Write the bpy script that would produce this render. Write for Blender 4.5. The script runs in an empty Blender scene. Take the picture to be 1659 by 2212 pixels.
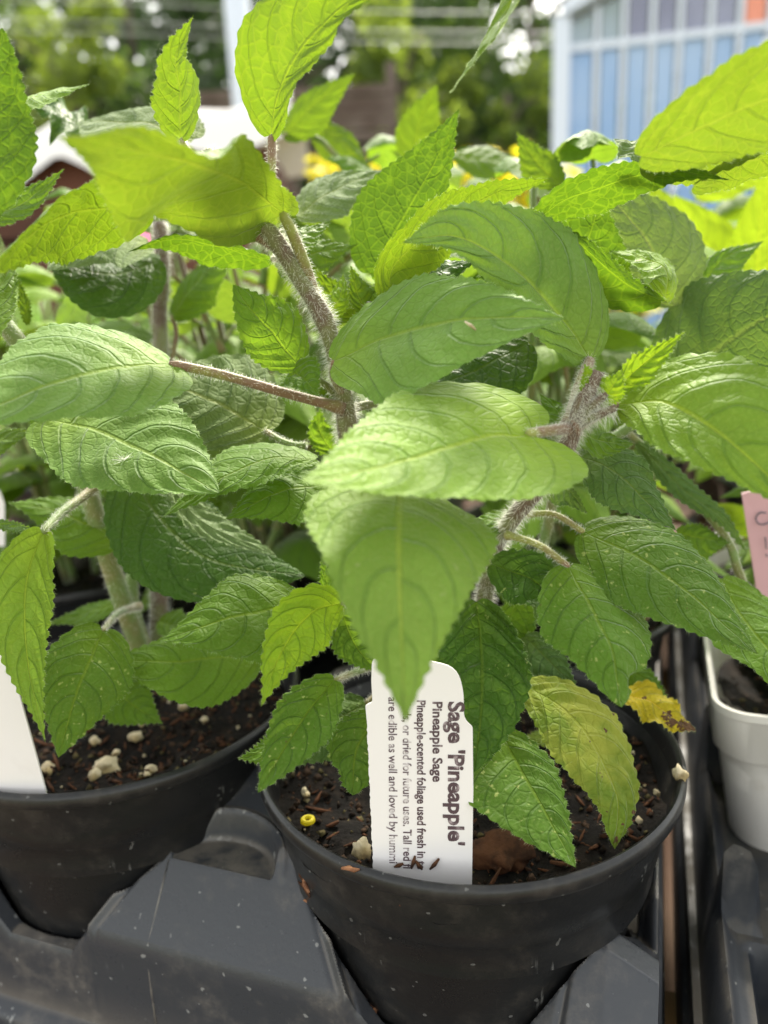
import bpy, bmesh, math, random
from mathutils import Vector, Matrix, noise
rnd = random.Random(7)
R = math.radians
scn = bpy.context.scene
C = scn.collection
ZR = 0.845                                   # height of the pot rims above the ground
# ------------------------------------------------------------------ camera
F_PX, PITCH, ROLL, CAM_H = 1650.0, 0.2596, 0.0447, 0.1156
cam_d = bpy.data.cameras.new('camera'); cam = bpy.data.objects.new('camera', cam_d); C.objects.link(cam)
cam_d.sensor_fit = 'VERTICAL'; cam_d.sensor_height = 7.6; cam_d.sensor_width = 5.7
cam_d.lens = F_PX / 2212 * 7.6
cam_d.clip_start = 0.01; cam_d.clip_end = 500
CAM = Vector((0, 0, ZR + CAM_H))
cam.matrix_world = Matrix.Translation(CAM) @ Matrix.Rotation(math.pi/2 - PITCH, 4, 'X') @ Matrix.Rotation(-ROLL, 4, 'Z')
cam_d.dof.use_dof = True; cam_d.dof.focus_distance = 0.172; cam_d.dof.aperture_fstop = 2.05
scn.camera = cam
# ------------------------------------------------------------------ light
SUN_EL, SUN_AZ = R(47), R(14)                # behind the plants, a little to the right
w = bpy.data.worlds.new('World'); scn.world = w; w.use_nodes = True
nt = w.node_tree; sky = nt.nodes.new('ShaderNodeTexSky'); sky.sky_type = 'NISHITA'; sky.sun_disc = False
sky.sun_elevation = SUN_EL; sky.sun_rotation = SUN_AZ; sky.air_density = 1.0; sky.dust_density = 2.0
hs = nt.nodes.new('ShaderNodeHueSaturation'); hs.inputs['Saturation'].default_value = .26
wm = nt.nodes.new('ShaderNodeMix'); wm.data_type = 'RGBA'; wm.blend_type = 'MULTIPLY'; wm.inputs[0].default_value = 1; wm.inputs[7].default_value = (1.03, 1.0, .91, 1)   # hazy, warm white balance
nt.links.new(sky.outputs[0], hs.inputs['Color']); nt.links.new(hs.outputs[0], wm.inputs[6]); nt.links.new(wm.outputs[2], nt.nodes['Background'].inputs[0]); nt.nodes['Background'].inputs[1].default_value = 0.15
sd = bpy.data.lights.new('sun', 'SUN'); so = bpy.data.objects.new('sun', sd); C.objects.link(so)
sd.energy = 2.9; sd.angle = R(9); sd.color = (1, .93, .80)
sdir = Vector((math.sin(SUN_AZ)*math.cos(SUN_EL), math.cos(SUN_AZ)*math.cos(SUN_EL), math.sin(SUN_EL)))
so.rotation_euler = sdir.to_track_quat('Z', 'Y').to_euler()
scn.view_settings.view_transform = 'Standard'; scn.view_settings.look = 'None'
scn.view_settings.exposure = 1.82; scn.view_settings.gamma = 1
scn.cycles.max_bounces = 8; scn.cycles.transmission_bounces = 6; scn.cycles.diffuse_bounces = 4
scn.cycles.caustics_reflective = False; scn.cycles.caustics_refractive = False
scn.cycles.use_denoising = True
# ------------------------------------------------------------------ geometry helpers
def ray(px, py):
    U, V = px - 829.5, 1106 - py
    u = (U*math.cos(ROLL) + V*math.sin(ROLL))/F_PX; v = (-U*math.sin(ROLL) + V*math.cos(ROLL))/F_PX
    return Vector((u, math.cos(PITCH) + v*math.sin(PITCH), -math.sin(PITCH) + v*math.cos(PITCH)))
def P(t):
    """a measured point: picture column, picture row, distance in mm -> world metres"""
    return CAM + ray(t[0], t[1])*(t[2]*0.001)
def onz(px, py, zr):
    r = ray(px, py); return CAM + r*((zr - CAM_H)/r.z)
TM = Vector((-.0339, .20745)); E1 = Vector((.9412, -.338)); E2 = Vector((-.338, -.9412))
def T(a, b, z):
    q = TM + E1*a + E2*b; return Vector((q.x, q.y, ZR + z))
def link(name, me, mats, parent=None, loc=None):
    o = bpy.data.objects.new(name, me); C.objects.link(o)
    for m in (mats if isinstance(mats, (list, tuple)) else [mats]): me.materials.append(m)
    if parent: o.parent = parent
    if loc is not None: o.location = loc
    return o
def tag(o, label, cat, group=None, kind=None):
    if label: o['label'] = label
    if cat: o['category'] = cat
    if group: o['group'] = group
    if kind: o['kind'] = kind
    return o
def empty(name, loc, label, cat, group=None):
    o = bpy.data.objects.new(name, None); C.objects.link(o); o.location = loc; o.empty_display_size = .02
    return tag(o, label, cat, group)
class MB:
    """collects faces, builds ONE mesh; origin is subtracted so that parts sit in their parent's frame"""
    def __init__(s): s.v = []; s.f = []; s.m = []; s.uv = None
    def add(s, vs, fs, mi=0):
        n = len(s.v); s.v += [Vector(x) for x in vs]; s.f += [tuple(i+n for i in f) for f in fs]; s.m += [mi]*len(fs)
    def box(s, c, sx, sy, sz, rot=None, mi=0):
        vs = [Vector((x*sx/2, y*sy/2, z*sz/2)) for x in (-1, 1) for y in (-1, 1) for z in (-1, 1)]
        if rot is not None: vs = [rot @ x for x in vs]
        s.add([x + Vector(c) for x in vs], [(0,1,3,2), (4,6,7,5), (0,4,5,1), (2,3,7,6), (0,2,6,4), (1,5,7,3)], mi)
    def tube(s, pts, radii, n=10, mi=0, cap=True, wob=0):
        pts = [Vector(p) for p in pts]; N = len(pts)
        if not isinstance(radii, (list, tuple)): radii = [radii]*N
        t0 = (pts[1]-pts[0]).normalized(); nrm = t0.orthogonal().normalized(); vs = []
        for i, p in enumerate(pts):
            t = (pts[min(i+1, N-1)] - pts[max(i-1, 0)]).normalized()
            nrm = (nrm - t*nrm.dot(t)).normalized(); b = t.cross(nrm)
            for k in range(n):
                a = 2*math.pi*k/n; rr = radii[i]*(1 + .07*math.cos(4*a) + (wob*rnd.uniform(-1, 1) if wob else 0))
                vs.append(p + (nrm*math.cos(a) + b*math.sin(a))*rr)
        fs = [(i*n+k, i*n+(k+1) % n, (i+1)*n+(k+1) % n, (i+1)*n+k) for i in range(N-1) for k in range(n)]
        if cap: fs += [tuple(range(n))[::-1], tuple(range((N-1)*n, N*n))]
        s.add(vs, fs, mi)
    def hair(s, p, d, l, wd, mi=0):
        d = d.normalized(); side = d.orthogonal().normalized(); side.rotate(Matrix.Rotation(rnd.uniform(0, 6.28), 3, d))
        bend = side.cross(d)*l*.25*rnd.uniform(-1, 1)
        a, b, c = p + side*wd/2, p - side*wd/2, p + d*l*.55 + bend*.4
        n = len(s.v); s.v += [a, b, c + side*wd*.35, c - side*wd*.35, p + d*l + bend*1.5 - Vector((0, 0, l*.12))]
        s.f += [(n, n+1, n+3, n+2), (n+2, n+3, n+4)]; s.m += [mi, mi]
    def lathe(s, c, prof, n=72, mi=0):
        vs = [Vector((c[0] + r*math.cos(2*math.pi*k/n), c[1] + r*math.sin(2*math.pi*k/n), c[2] + z)) for r, z in prof for k in range(n)]
        fs = [(i*n+k, i*n+(k+1) % n, (i+1)*n+(k+1) % n, (i+1)*n+k) for i in range(len(prof)-1) for k in range(n)]
        s.add(vs, fs, mi)
    def build(s, name, mats, parent=None, org=None, smooth=True, sharp=None):
        org = Vector(org) if org is not None else Vector((0, 0, 0))
        me = bpy.data.meshes.new(name); me.from_pydata([v - org for v in s.v], [], s.f)
        me.polygons.foreach_set('material_index', s.m)
        if smooth: me.polygons.foreach_set('use_smooth', [True]*len(s.f))
        me.update()
        o = link(name, me, mats, parent)
        if parent is None: o.location = org
        if sharp: me.set_sharp_from_angle(angle=R(sharp))
        return o
def catmull(pts, n):
    """n points, evenly spaced along a smooth curve through pts"""
    pts = [Vector(p) for p in pts]
    if len(pts) == 2: return [pts[0].lerp(pts[1], i/(n-1)) for i in range(n)]
    e = [pts[0]*2 - pts[1]] + pts + [pts[-1]*2 - pts[-2]]; den = []
    for i in range(1, len(e)-2):
        for k in range(24):
            t = k/24; a, b, c, d = e[i-1], e[i], e[i+1], e[i+2]
            den.append(.5*((2*b) + (c-a)*t + (2*a-5*b+4*c-d)*t*t + (-a+3*b-3*c+d)*t**3))
    den.append(pts[-1]); acc = [0]
    for i in range(1, len(den)): acc.append(acc[-1] + (den[i]-den[i-1]).length)
    out = []; j = 0
    for i in range(n):
        s = acc[-1]*i/(n-1)
        while j < len(den)-2 and acc[j+1] < s: j += 1
        h = acc[j+1]-acc[j]; out.append(den[j].lerp(den[j+1], 0 if h == 0 else min(1, (s-acc[j])/h)))
    return out
# ------------------------------------------------------------------ materials
def newmat(name):
    m = bpy.data.materials.new(name); m.use_nodes = True; nt = m.node_tree; nt.nodes.clear(); return m, nt
class G:
    """small node-graph helper"""
    def __init__(s, nt): s.nt = nt
    def n(s, typ, ins={}, **kw):
        nd = s.nt.nodes.new(typ)
        for k, v in kw.items(): setattr(nd, k, v)
        for k, v in ins.items():
            if isinstance(v, bpy.types.NodeSocket): s.nt.links.new(v, nd.inputs[k])
            else: nd.inputs[k].default_value = v
        return nd
    def m(s, op, a, b=0.0, c=0.0): return s.n('ShaderNodeMath', {0: a, 1: b, 2: c}, operation=op).outputs[0]
    def mix(s, f, a, b, bt='MIX'):
        nd = s.n('ShaderNodeMix', data_type='RGBA', blend_type=bt)
        for k, v in ((0, f), (6, a), (7, b)):
            if isinstance(v, bpy.types.NodeSocket): s.nt.links.new(v, nd.inputs[k])
            else: nd.inputs[k].default_value = v
        return nd.outputs[2]
    def step(s, x, lo, hi): return s.n('ShaderNodeMapRange', {0: x, 1: lo, 2: hi}, interpolation_type='SMOOTHSTEP').outputs[0]
    def noise(s, vec, sc, det=3, rough=.55): return s.n('ShaderNodeTexNoise', {'Vector': vec, 'Scale': sc, 'Detail': det, 'Roughness': rough}).outputs[0]
def c4(c, k=1): return (c[0]*k, c[1]*k, c[2]*k, 1)
def leafmat(name, top, under, trans, tf=.38, sheen=.35, spots=0, spotc=(.35, .42, .12), patch=None, rough=.55, veinc=None, brown=0, BUL=2.0, specks=0, vb=1.0, basey=.5):
    m, nt = newmat(name); g = G(nt)
    uv = g.n('ShaderNodeUVMap', uv_map='leaf').outputs[0]; me = g.n('ShaderNodeUVMap', uv_map='metric').outputs[0]
    sp = g.n('ShaderNodeSeparateXYZ', {0: uv}); t = sp.outputs[0]; v = g.m('MULTIPLY_ADD', sp.outputs[1], 2, -1); a = g.m('ABSOLUTE', v)
    side = g.m('MULTIPLY', g.m('GREATER_THAN', v, 0), .045)
    wob = g.m('MULTIPLY', g.m('SUBTRACT', g.noise(me, 1.3, 2), .5), .05)
    s_ = g.m('ADD', wob, g.m('SUBTRACT', g.m('SUBTRACT', g.m('ADD', t, side), g.m('MULTIPLY', a, .13)), g.m('MULTIPLY', g.m('POWER', a, 2.2), .17)))
    tt = g.m('POWER', g.m('MAXIMUM', g.m('ADD', s_, .12), .0), .8); s_ = tt
    ph = g.m('FRACT', g.m('MULTIPLY', s_, 6.6)); dv = g.m('MULTIPLY', g.m('ABSOLUTE', g.m('SUBTRACT', ph, .5)), 2)   # 1 on a vein
    lat = g.m('MULTIPLY', g.step(dv, .86, .985), g.n('ShaderNodeMapRange', {0: a, 1: .75, 2: 1, 3: 1, 4: .25}).outputs[0])
    mid = g.n('ShaderNodeMapRange', {0: a, 1: .010, 2: .036, 3: 1, 4: 0}).outputs[0]
    jit = g.n('ShaderNodeTexNoise', {'Vector': me, 'Scale': .9, 'Detail': 2}).outputs[1]
    mew = g.mix(.12, me, jit, 'ADD')
    vo = g.n('ShaderNodeTexVoronoi', {'Vector': mew, 'Scale': 4.6}, feature='DISTANCE_TO_EDGE').outputs[0]
    net = g.n('ShaderNodeMapRange', {0: vo, 1: .0, 2: .12, 3: 1, 4: 0}).outputs[0]
    vo2 = g.n('ShaderNodeTexVoronoi', {'Vector': mew, 'Scale': 8.0}, feature='DISTANCE_TO_EDGE').outputs[0]
    fine = g.n('ShaderNodeMapRange', {0: vo2, 1: .0, 2: .2, 3: 1, 4: 0}).outputs[0]
    veins = g.m('MAXIMUM', g.m('MAXIMUM', mid, g.m('MULTIPLY', lat, .9)), g.m('MULTIPLY', net, .5))
    geo = g.n('ShaderNodeNewGeometry'); back = geo.outputs['Backfacing']
    oi = g.n('ShaderNodeObjectInfo').outputs['Random']
    nz = g.noise(me, .9, 4); nz2 = g.noise(me, 14, 3)
    lum = g.m('ADD', g.m('MULTIPLY_ADD', nz, .7, .62), g.m('MULTIPLY', g.m('SUBTRACT', oi, .5), .28))
    tc = g.mix(1.0, c4(top), g.n('ShaderNodeCombineColor', {0: lum, 1: lum, 2: lum}).outputs[0], 'MULTIPLY')
    hairc = (.26, .33, .20)
    tc = g.mix(g.m('MULTIPLY', g.step(nz2, .42, .72), .42), tc, c4((top[0]*1.35+.05, top[1]*1.15+.05, top[2]*1.2+.035)))                    # pale fuzz specks
    tc = g.mix(g.m('MULTIPLY', g.step(dv, .70, 1.0), .40), tc, c4((top[0]*.55, top[1]*.68, top[2]*.6)))
    tc = g.mix(g.m('MULTIPLY', mid, .5), tc, c4(veinc or (top[0]*1.9+.02, top[1]*1.5, top[2]*1.3)))
    tc = g.mix(g.m('MULTIPLY', g.m('SUBTRACT', 1, g.step(g.m('ADD', t, g.m('MULTIPLY', a, .15)), .0, .42)), basey), tc, c4((top[0]*1.7+.02, top[1]*1.45+.01, top[2]*.7)))
    tc = g.mix(g.m('MULTIPLY', net, .30), tc, c4(top, .70))
    uc = g.mix(g.m('MULTIPLY', veins, .55), c4(under), (under[0]*1.35, under[1]*1.3, under[2]*1.3, 1))
    trc = g.mix(g.m('MULTIPLY', g.m('MAXIMUM', mid, g.m('MULTIPLY', net, .6)), .55), c4(trans), (min(1, trans[0]*1.7*vb), min(1, trans[1]*1.35*vb), trans[2]*2.0, 1))
    trc = g.mix(g.m('MULTIPLY', lat, .5 if vb == 1 else -.0), trc, c4((trans[0]*.55, trans[1]*.6, trans[2])))
    trc = g.mix(g.m('MULTIPLY', g.step(g.noise(me, 2.2, 4, .65), .45, .8), .35), trc, c4(trans, .55))
    trc = g.mix(g.m('MULTIPLY', g.step(nz, .3, .8), .3), trc, c4(trans, .7))
    if patch:
        pn = g.noise(me, .55, 4, .6); pf = g.step(pn, .40, .62)
        tc = g.mix(pf, tc, c4(patch)); trc = g.mix(pf, trc, c4(patch))
    if spots:
        n1 = g.noise(me, 7, 2); cl = g.noise(me, 1.1, 2)
        sf = g.m('MULTIPLY', g.step(n1, .63, .68), g.step(cl, .62 - spots*.2, .72 - spots*.2))
        tc = g.mix(g.m('MULTIPLY', sf, .8), tc, c4(spotc))
    if brown:
        bn = g.noise(me, 2.1, 3, .7); bf = g.step(g.m('ADD', bn, g.m('MULTIPLY', g.step(t, .0, 1.0), .12*brown)), .70, .735)
        tc = g.mix(bf, tc, (.13, .065, .03, 1)); uc = g.mix(bf, uc, (.13, .065, .03, 1)); trc = g.mix(bf, trc, (.05, .02, .01, 1))
    if specks: sk = g.step(g.noise(me, 11, 2, .6), .755 - specks*.02, .775 - specks*.02); tc = g.mix(sk, tc, (.085, .04, .02, 1))
    h = g.m('ADD', g.m('MULTIPLY', g.m('SUBTRACT', 1, g.m('MAXIMUM', mid, lat)), .85), g.m('MULTIPLY', g.m('MINIMUM', vo, .16), BUL))
    h = g.m('ADD', h, g.m('MULTIPLY', nz2, .35))
    h = g.m('ADD', h, g.m('MULTIPLY', fine, -.07))
    bmp = g.n('ShaderNodeBump', {'Strength': .75, 'Distance': .00042, 'Height': h}).outputs[0]
    col = g.mix(back, tc, uc)
    pr = g.n('ShaderNodeBsdfPrincipled', {'Base Color': col, 'Roughness': rough, 'Normal': bmp, 'Sheen Weight': sheen, 'Sheen Roughness': .35,
             'Sheen Tint': (.92, 1, .85, 1), 'Specular IOR Level': .16}).outputs[0]
    tb = g.n('ShaderNodeBsdfTranslucent', {'Color': trc, 'Normal': bmp}).outputs[0]
    ms = g.n('ShaderNodeMixShader', {0: tf, 1: pr, 2: tb}).outputs[0]
    g.n('ShaderNodeOutputMaterial', {0: ms}); return m
LM = {
 'mid':   leafmat('leaf_green', (0.107, 0.215, 0.016), (.15, .24, .06), (.26, .44, .02), rough=.55),
 'soft':  leafmat('leaf_soft_green', (0.185, 0.319, 0.032), (.18, .28, .08), (.30, .48, .03), tf=.27, sheen=.22, rough=.55),
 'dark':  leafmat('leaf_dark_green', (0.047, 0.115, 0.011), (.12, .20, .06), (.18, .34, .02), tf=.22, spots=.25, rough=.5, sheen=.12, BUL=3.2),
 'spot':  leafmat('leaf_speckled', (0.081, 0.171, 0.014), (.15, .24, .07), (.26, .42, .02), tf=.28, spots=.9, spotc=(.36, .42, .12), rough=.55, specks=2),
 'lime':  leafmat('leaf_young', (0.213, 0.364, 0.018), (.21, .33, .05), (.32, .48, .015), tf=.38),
 'glow':  leafmat('leaf_thin_young', (.115, .215, .014), (.14, .23, .025), (.19, .30, .010), tf=.44, sheen=.15),
 'net': leafmat('leaf_backlit_netted', (0.084, 0.171, 0.013), (.085, .165, .02), (.11, .21, .008), tf=.45, sheen=.15, vb=1.8, basey=.2),
 'sage': leafmat('leaf_sage_green', (0.129, 0.237, 0.038), (.16, .25, .08), (.24, .40, .03), tf=.15, sheen=.3, rough=.6, BUL=1.5),
 'olive': leafmat('leaf_olive_underside', (0.134, 0.242, 0.016), (.15, .22, .035), (.24, .36, .015), tf=.34, sheen=.2),
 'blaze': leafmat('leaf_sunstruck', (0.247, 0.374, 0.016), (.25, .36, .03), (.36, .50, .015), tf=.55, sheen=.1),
 'soft2': leafmat('leaf_soft_flecked', (0.196, 0.326, 0.048), (.18, .28, .08), (.30, .48, .04), sheen=.35, rough=.55, spots=.35, spotc=(.42, .46, .20), specks=.5),
 'grey':  leafmat('leaf_grey_green', (0.134, 0.204, 0.060), (.17, .26, .11), (.26, .40, .05), tf=.24, sheen=.4, rough=.75, BUL=3.0),
 'dgrey': leafmat('leaf_deep_grey_green', (0.073, 0.144, 0.032), (.15, .23, .09), (.22, .36, .04), tf=.24, sheen=.3, rough=.6, BUL=3.0),
 'yellow': leafmat('leaf_yellowing', (0.146, 0.242, 0.020), (.25, .33, .06), (.44, .46, .04), tf=.28, patch=(.34, .37, .05), brown=.6, spots=.2, BUL=2.6, specks=1),
 'autumn': leafmat('leaf_dying', (0.505, 0.419, 0.016), (.40, .32, .06), (.55, .42, .03), tf=.3, brown=2.2),
 'under': leafmat('leaf_pale_underside', (0.247, 0.309, 0.088), (.18, .26, .10), (.28, .38, .08), tf=.25, sheen=.4),
}
def simple(name, col, rough=.5, bump=0, bsc=40, col2=None, csc=8, spec=.5, metal=0, det=4, sheen=0, lo=.4, hi=.65, trans=None, tf=.3):
    m, nt = newmat(name); g = G(nt); co = g.n('ShaderNodeTexCoord').outputs['Object']; c = c4(col)
    ins = {'Roughness': rough, 'Specular IOR Level': spec, 'Metallic': metal, 'Sheen Weight': sheen}
    if col2: c = g.mix(g.step(g.noise(co, csc, det), lo, hi), c4(col), c4(col2))
    ins['Base Color'] = c
    if bump: ins['Normal'] = g.n('ShaderNodeBump', {'Strength': .7, 'Distance': bump, 'Height': g.noise(co, bsc, 5)}).outputs[0]
    sh = g.n('ShaderNodeBsdfPrincipled', ins).outputs[0]
    if trans:
        tb = g.n('ShaderNodeBsdfTranslucent', {'Color': c4(trans)}).outputs[0]
        sh = g.n('ShaderNodeMixShader', {0: tf, 1: sh, 2: tb}).outputs[0]
    g.n('ShaderNodeOutputMaterial', {0: sh}); return m
def plastic(name, base, dust, dustc, rough=.36, streak=.4, wear=0):
    """black nursery plastic: fine grain, dried dirt in patches, pale scuffs"""
    m, nt = newmat(name); g = G(nt); co = g.n('ShaderNodeTexCoord').outputs['Object']
    n1 = g.noise(co, 48, 7, .7); n2 = g.noise(co, 140, 4, .6); n3 = g.noise(co, 700, 2)
    d = g.m('MULTIPLY', g.step(n1, .46, .74), g.step(n2, .30, .70)); d = g.m('MULTIPLY', d, dust)
    st = g.n('ShaderNodeMapping', {0: co, 3: (1, 1, .12)}).outputs[0]; n4 = g.noise(st, 260, 3, .7)
    sc = g.m('MULTIPLY', g.step(n4, .66, .74), g.step(g.noise(co, 60, 2), .5, .62))
    sp = g.m('MULTIPLY', g.step(g.noise(co, 420, 1), .735, .76), .8)
    c = g.mix(d, c4(base), c4(dustc)); c = g.mix(g.m('MULTIPLY', g.m('MAXIMUM', sc, sp), streak), c, (.34, .34, .33, 1))
    if wear:
        pt = g.n('ShaderNodeNewGeometry').outputs['Pointiness']; wf = g.m('MULTIPLY', g.m('MULTIPLY', g.step(pt, .53, .60), g.step(n2, .25, .6)), wear); c = g.mix(wf, c, (.30, .27, .23, 1))
        lo = g.m('MULTIPLY', g.step(pt, .49, .46), .5); c = g.mix(lo, c, c4(dustc, .8))
    if wear:
        nzz = g.n('ShaderNodeSeparateXYZ', {0: g.n('ShaderNodeNewGeometry').outputs['Normal']}).outputs[2]
        du = g.m('MULTIPLY', g.m('MULTIPLY', g.step(nzz, .93, .995), g.step(g.noise(co, 90, 5, .7), .32, .66)), .75); c = g.mix(du, c, c4(dustc, .85)); d = g.m('MAXIMUM', d, du)
    ro = g.m('ADD', g.m('MULTIPLY_ADD', n1, .25, rough - .12), g.m('MULTIPLY', d, .5))
    b = g.n('ShaderNodeBump', {'Strength': .35, 'Distance': .0003, 'Height': g.m('ADD', g.m('MULTIPLY', n3, .5), g.m('ADD', g.m('MULTIPLY', n2, .6), d))}).outputs[0]
    pr = g.n('ShaderNodeBsdfPrincipled', {'Base Color': c, 'Roughness': ro, 'Normal': b, 'Specular IOR Level': .4}).outputs[0]
    g.n('ShaderNodeOutputMaterial', {0: pr}); return m
M = {
 'pot': plastic('black_pot_plastic', (.013, .0135, .0145), .35, (.11, .095, .08), .30, .35),
 'tray': plastic('grey_tray_plastic', (.044, .047, .054), .62, (.23, .20, .165), .30, .7, wear=.6),
 'tray2': plastic('shaded_tray_plastic', (.020, .023, .029), .35, (.09, .08, .065), .42, .4, wear=.25),  # tray plastic darkened, with the plants' shade put into its colour
 'white_pot': plastic('white_pot_plastic', (.74, .71, .67), .30, (.40, .33, .24), .45, .0),
 'tag': simple('white_tag_plastic', (.80, .765, .755), .45, .00003, 900, (.68, .64, .62), 60, lo=.55, hi=.8),
 'ink': simple('faded_brown_ink', (.075, .042, .050), .6, 0, 1, (.40, .33, .34), 500, lo=.50, hi=.72),
 'ink2': simple('worn_brown_ink', (.10, .062, .075), .6, 0, 1, (.62, .57, .57), 420, lo=.46, hi=.66),
 'pink': simple('pink_tag_plastic', (.66, .38, .42), .45), 'pencil': simple('pencil_mark', (.10, .10, .14), .5),
 'soil': simple('potting_soil_dark', (.006, .005, .0045), .95, .0015, 400, (.017, .012, .009), 160, lo=.45, hi=.7, spec=.2),
 'crumb': simple('soil_crumb', (.012, .008, .006), .9, .0006, 900, (.070, .042, .027), 200, spec=.2),
 'bark': simple('bark_chip', (.105, .045, .022), .85, .0007, 700, (.05, .024, .014), 260, spec=.2),
 'straw': simple('wood_splinter', (.36, .17, .085), .8, .0003, 900, (.17, .075, .04), 300, spec=.2),
 'pebble': simple('olive_crumb', (.12, .10, .045), .9, .0006, 900, (.05, .04, .02), 200, spec=.2),
 'perlite': simple('perlite_cream', (.66, .57, .40), .9, .0008, 800, (.36, .28, .14), 130, spec=.2),
 'stem': simple('hairy_stem_brown', (.13, .085, .055), .65, .0003, 700, (.17, .19, .06), 90, sheen=.5, lo=.42, hi=.62),
 'gstem': simple('green_stem', (.14, .22, .045), .6, .0002, 600, (.20, .20, .06), 90, sheen=.5),
 'pet': simple('petiole_purple', (.20, .115, .060), .55, .0002, 700, (.27, .29, .06), 70, sheen=.4, lo=.45, hi=.6),
 'gpet': simple('petiole_green', (.14, .22, .035), .55, .0002, 700, (.20, .15, .05), 70, sheen=.4),
 'fuzz': simple('white_plant_hair', (.92, .92, .86), .6, trans=(.95, .95, .88), tf=.5),
 'lfuzz': simple('leaf_margin_hair', (.50, .60, .34), .6, trans=(.60, .75, .35), tf=.5),
 'white': simple('white_painted_frame', (.66, .72, .84), .4), 
 'pane': simple('sky_reflection_pane', (.18, .34, .62), .25, col2=(.36, .50, .72), csc=.9, lo=.35, hi=.7),  # blue of the reflected sky put into the base colour
 'pane3': simple('grey_green_pane', (.26, .33, .34), .3, col2=(.34, .42, .50), csc=1.2),
 'pane2': simple('violet_grey_pane', (.20, .21, .31), .25, col2=(.31, .33, .45), csc=1.2),
 'salmon': simple('salmon_panel', (.80, .30, .20), .5),
 'bench': simple('weathered_board', (.10, .050, .028), .85, .001, 60, (.15, .095, .06), 12),
 'yellow': simple('yellow_petal', (.74, .64, .03), .6, trans=(.88, .80, .03), tf=.45),
 'magenta': simple('pink_petal', (.80, .20, .38), .6, trans=(.9, .3, .5), tf=.4),
}
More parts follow.
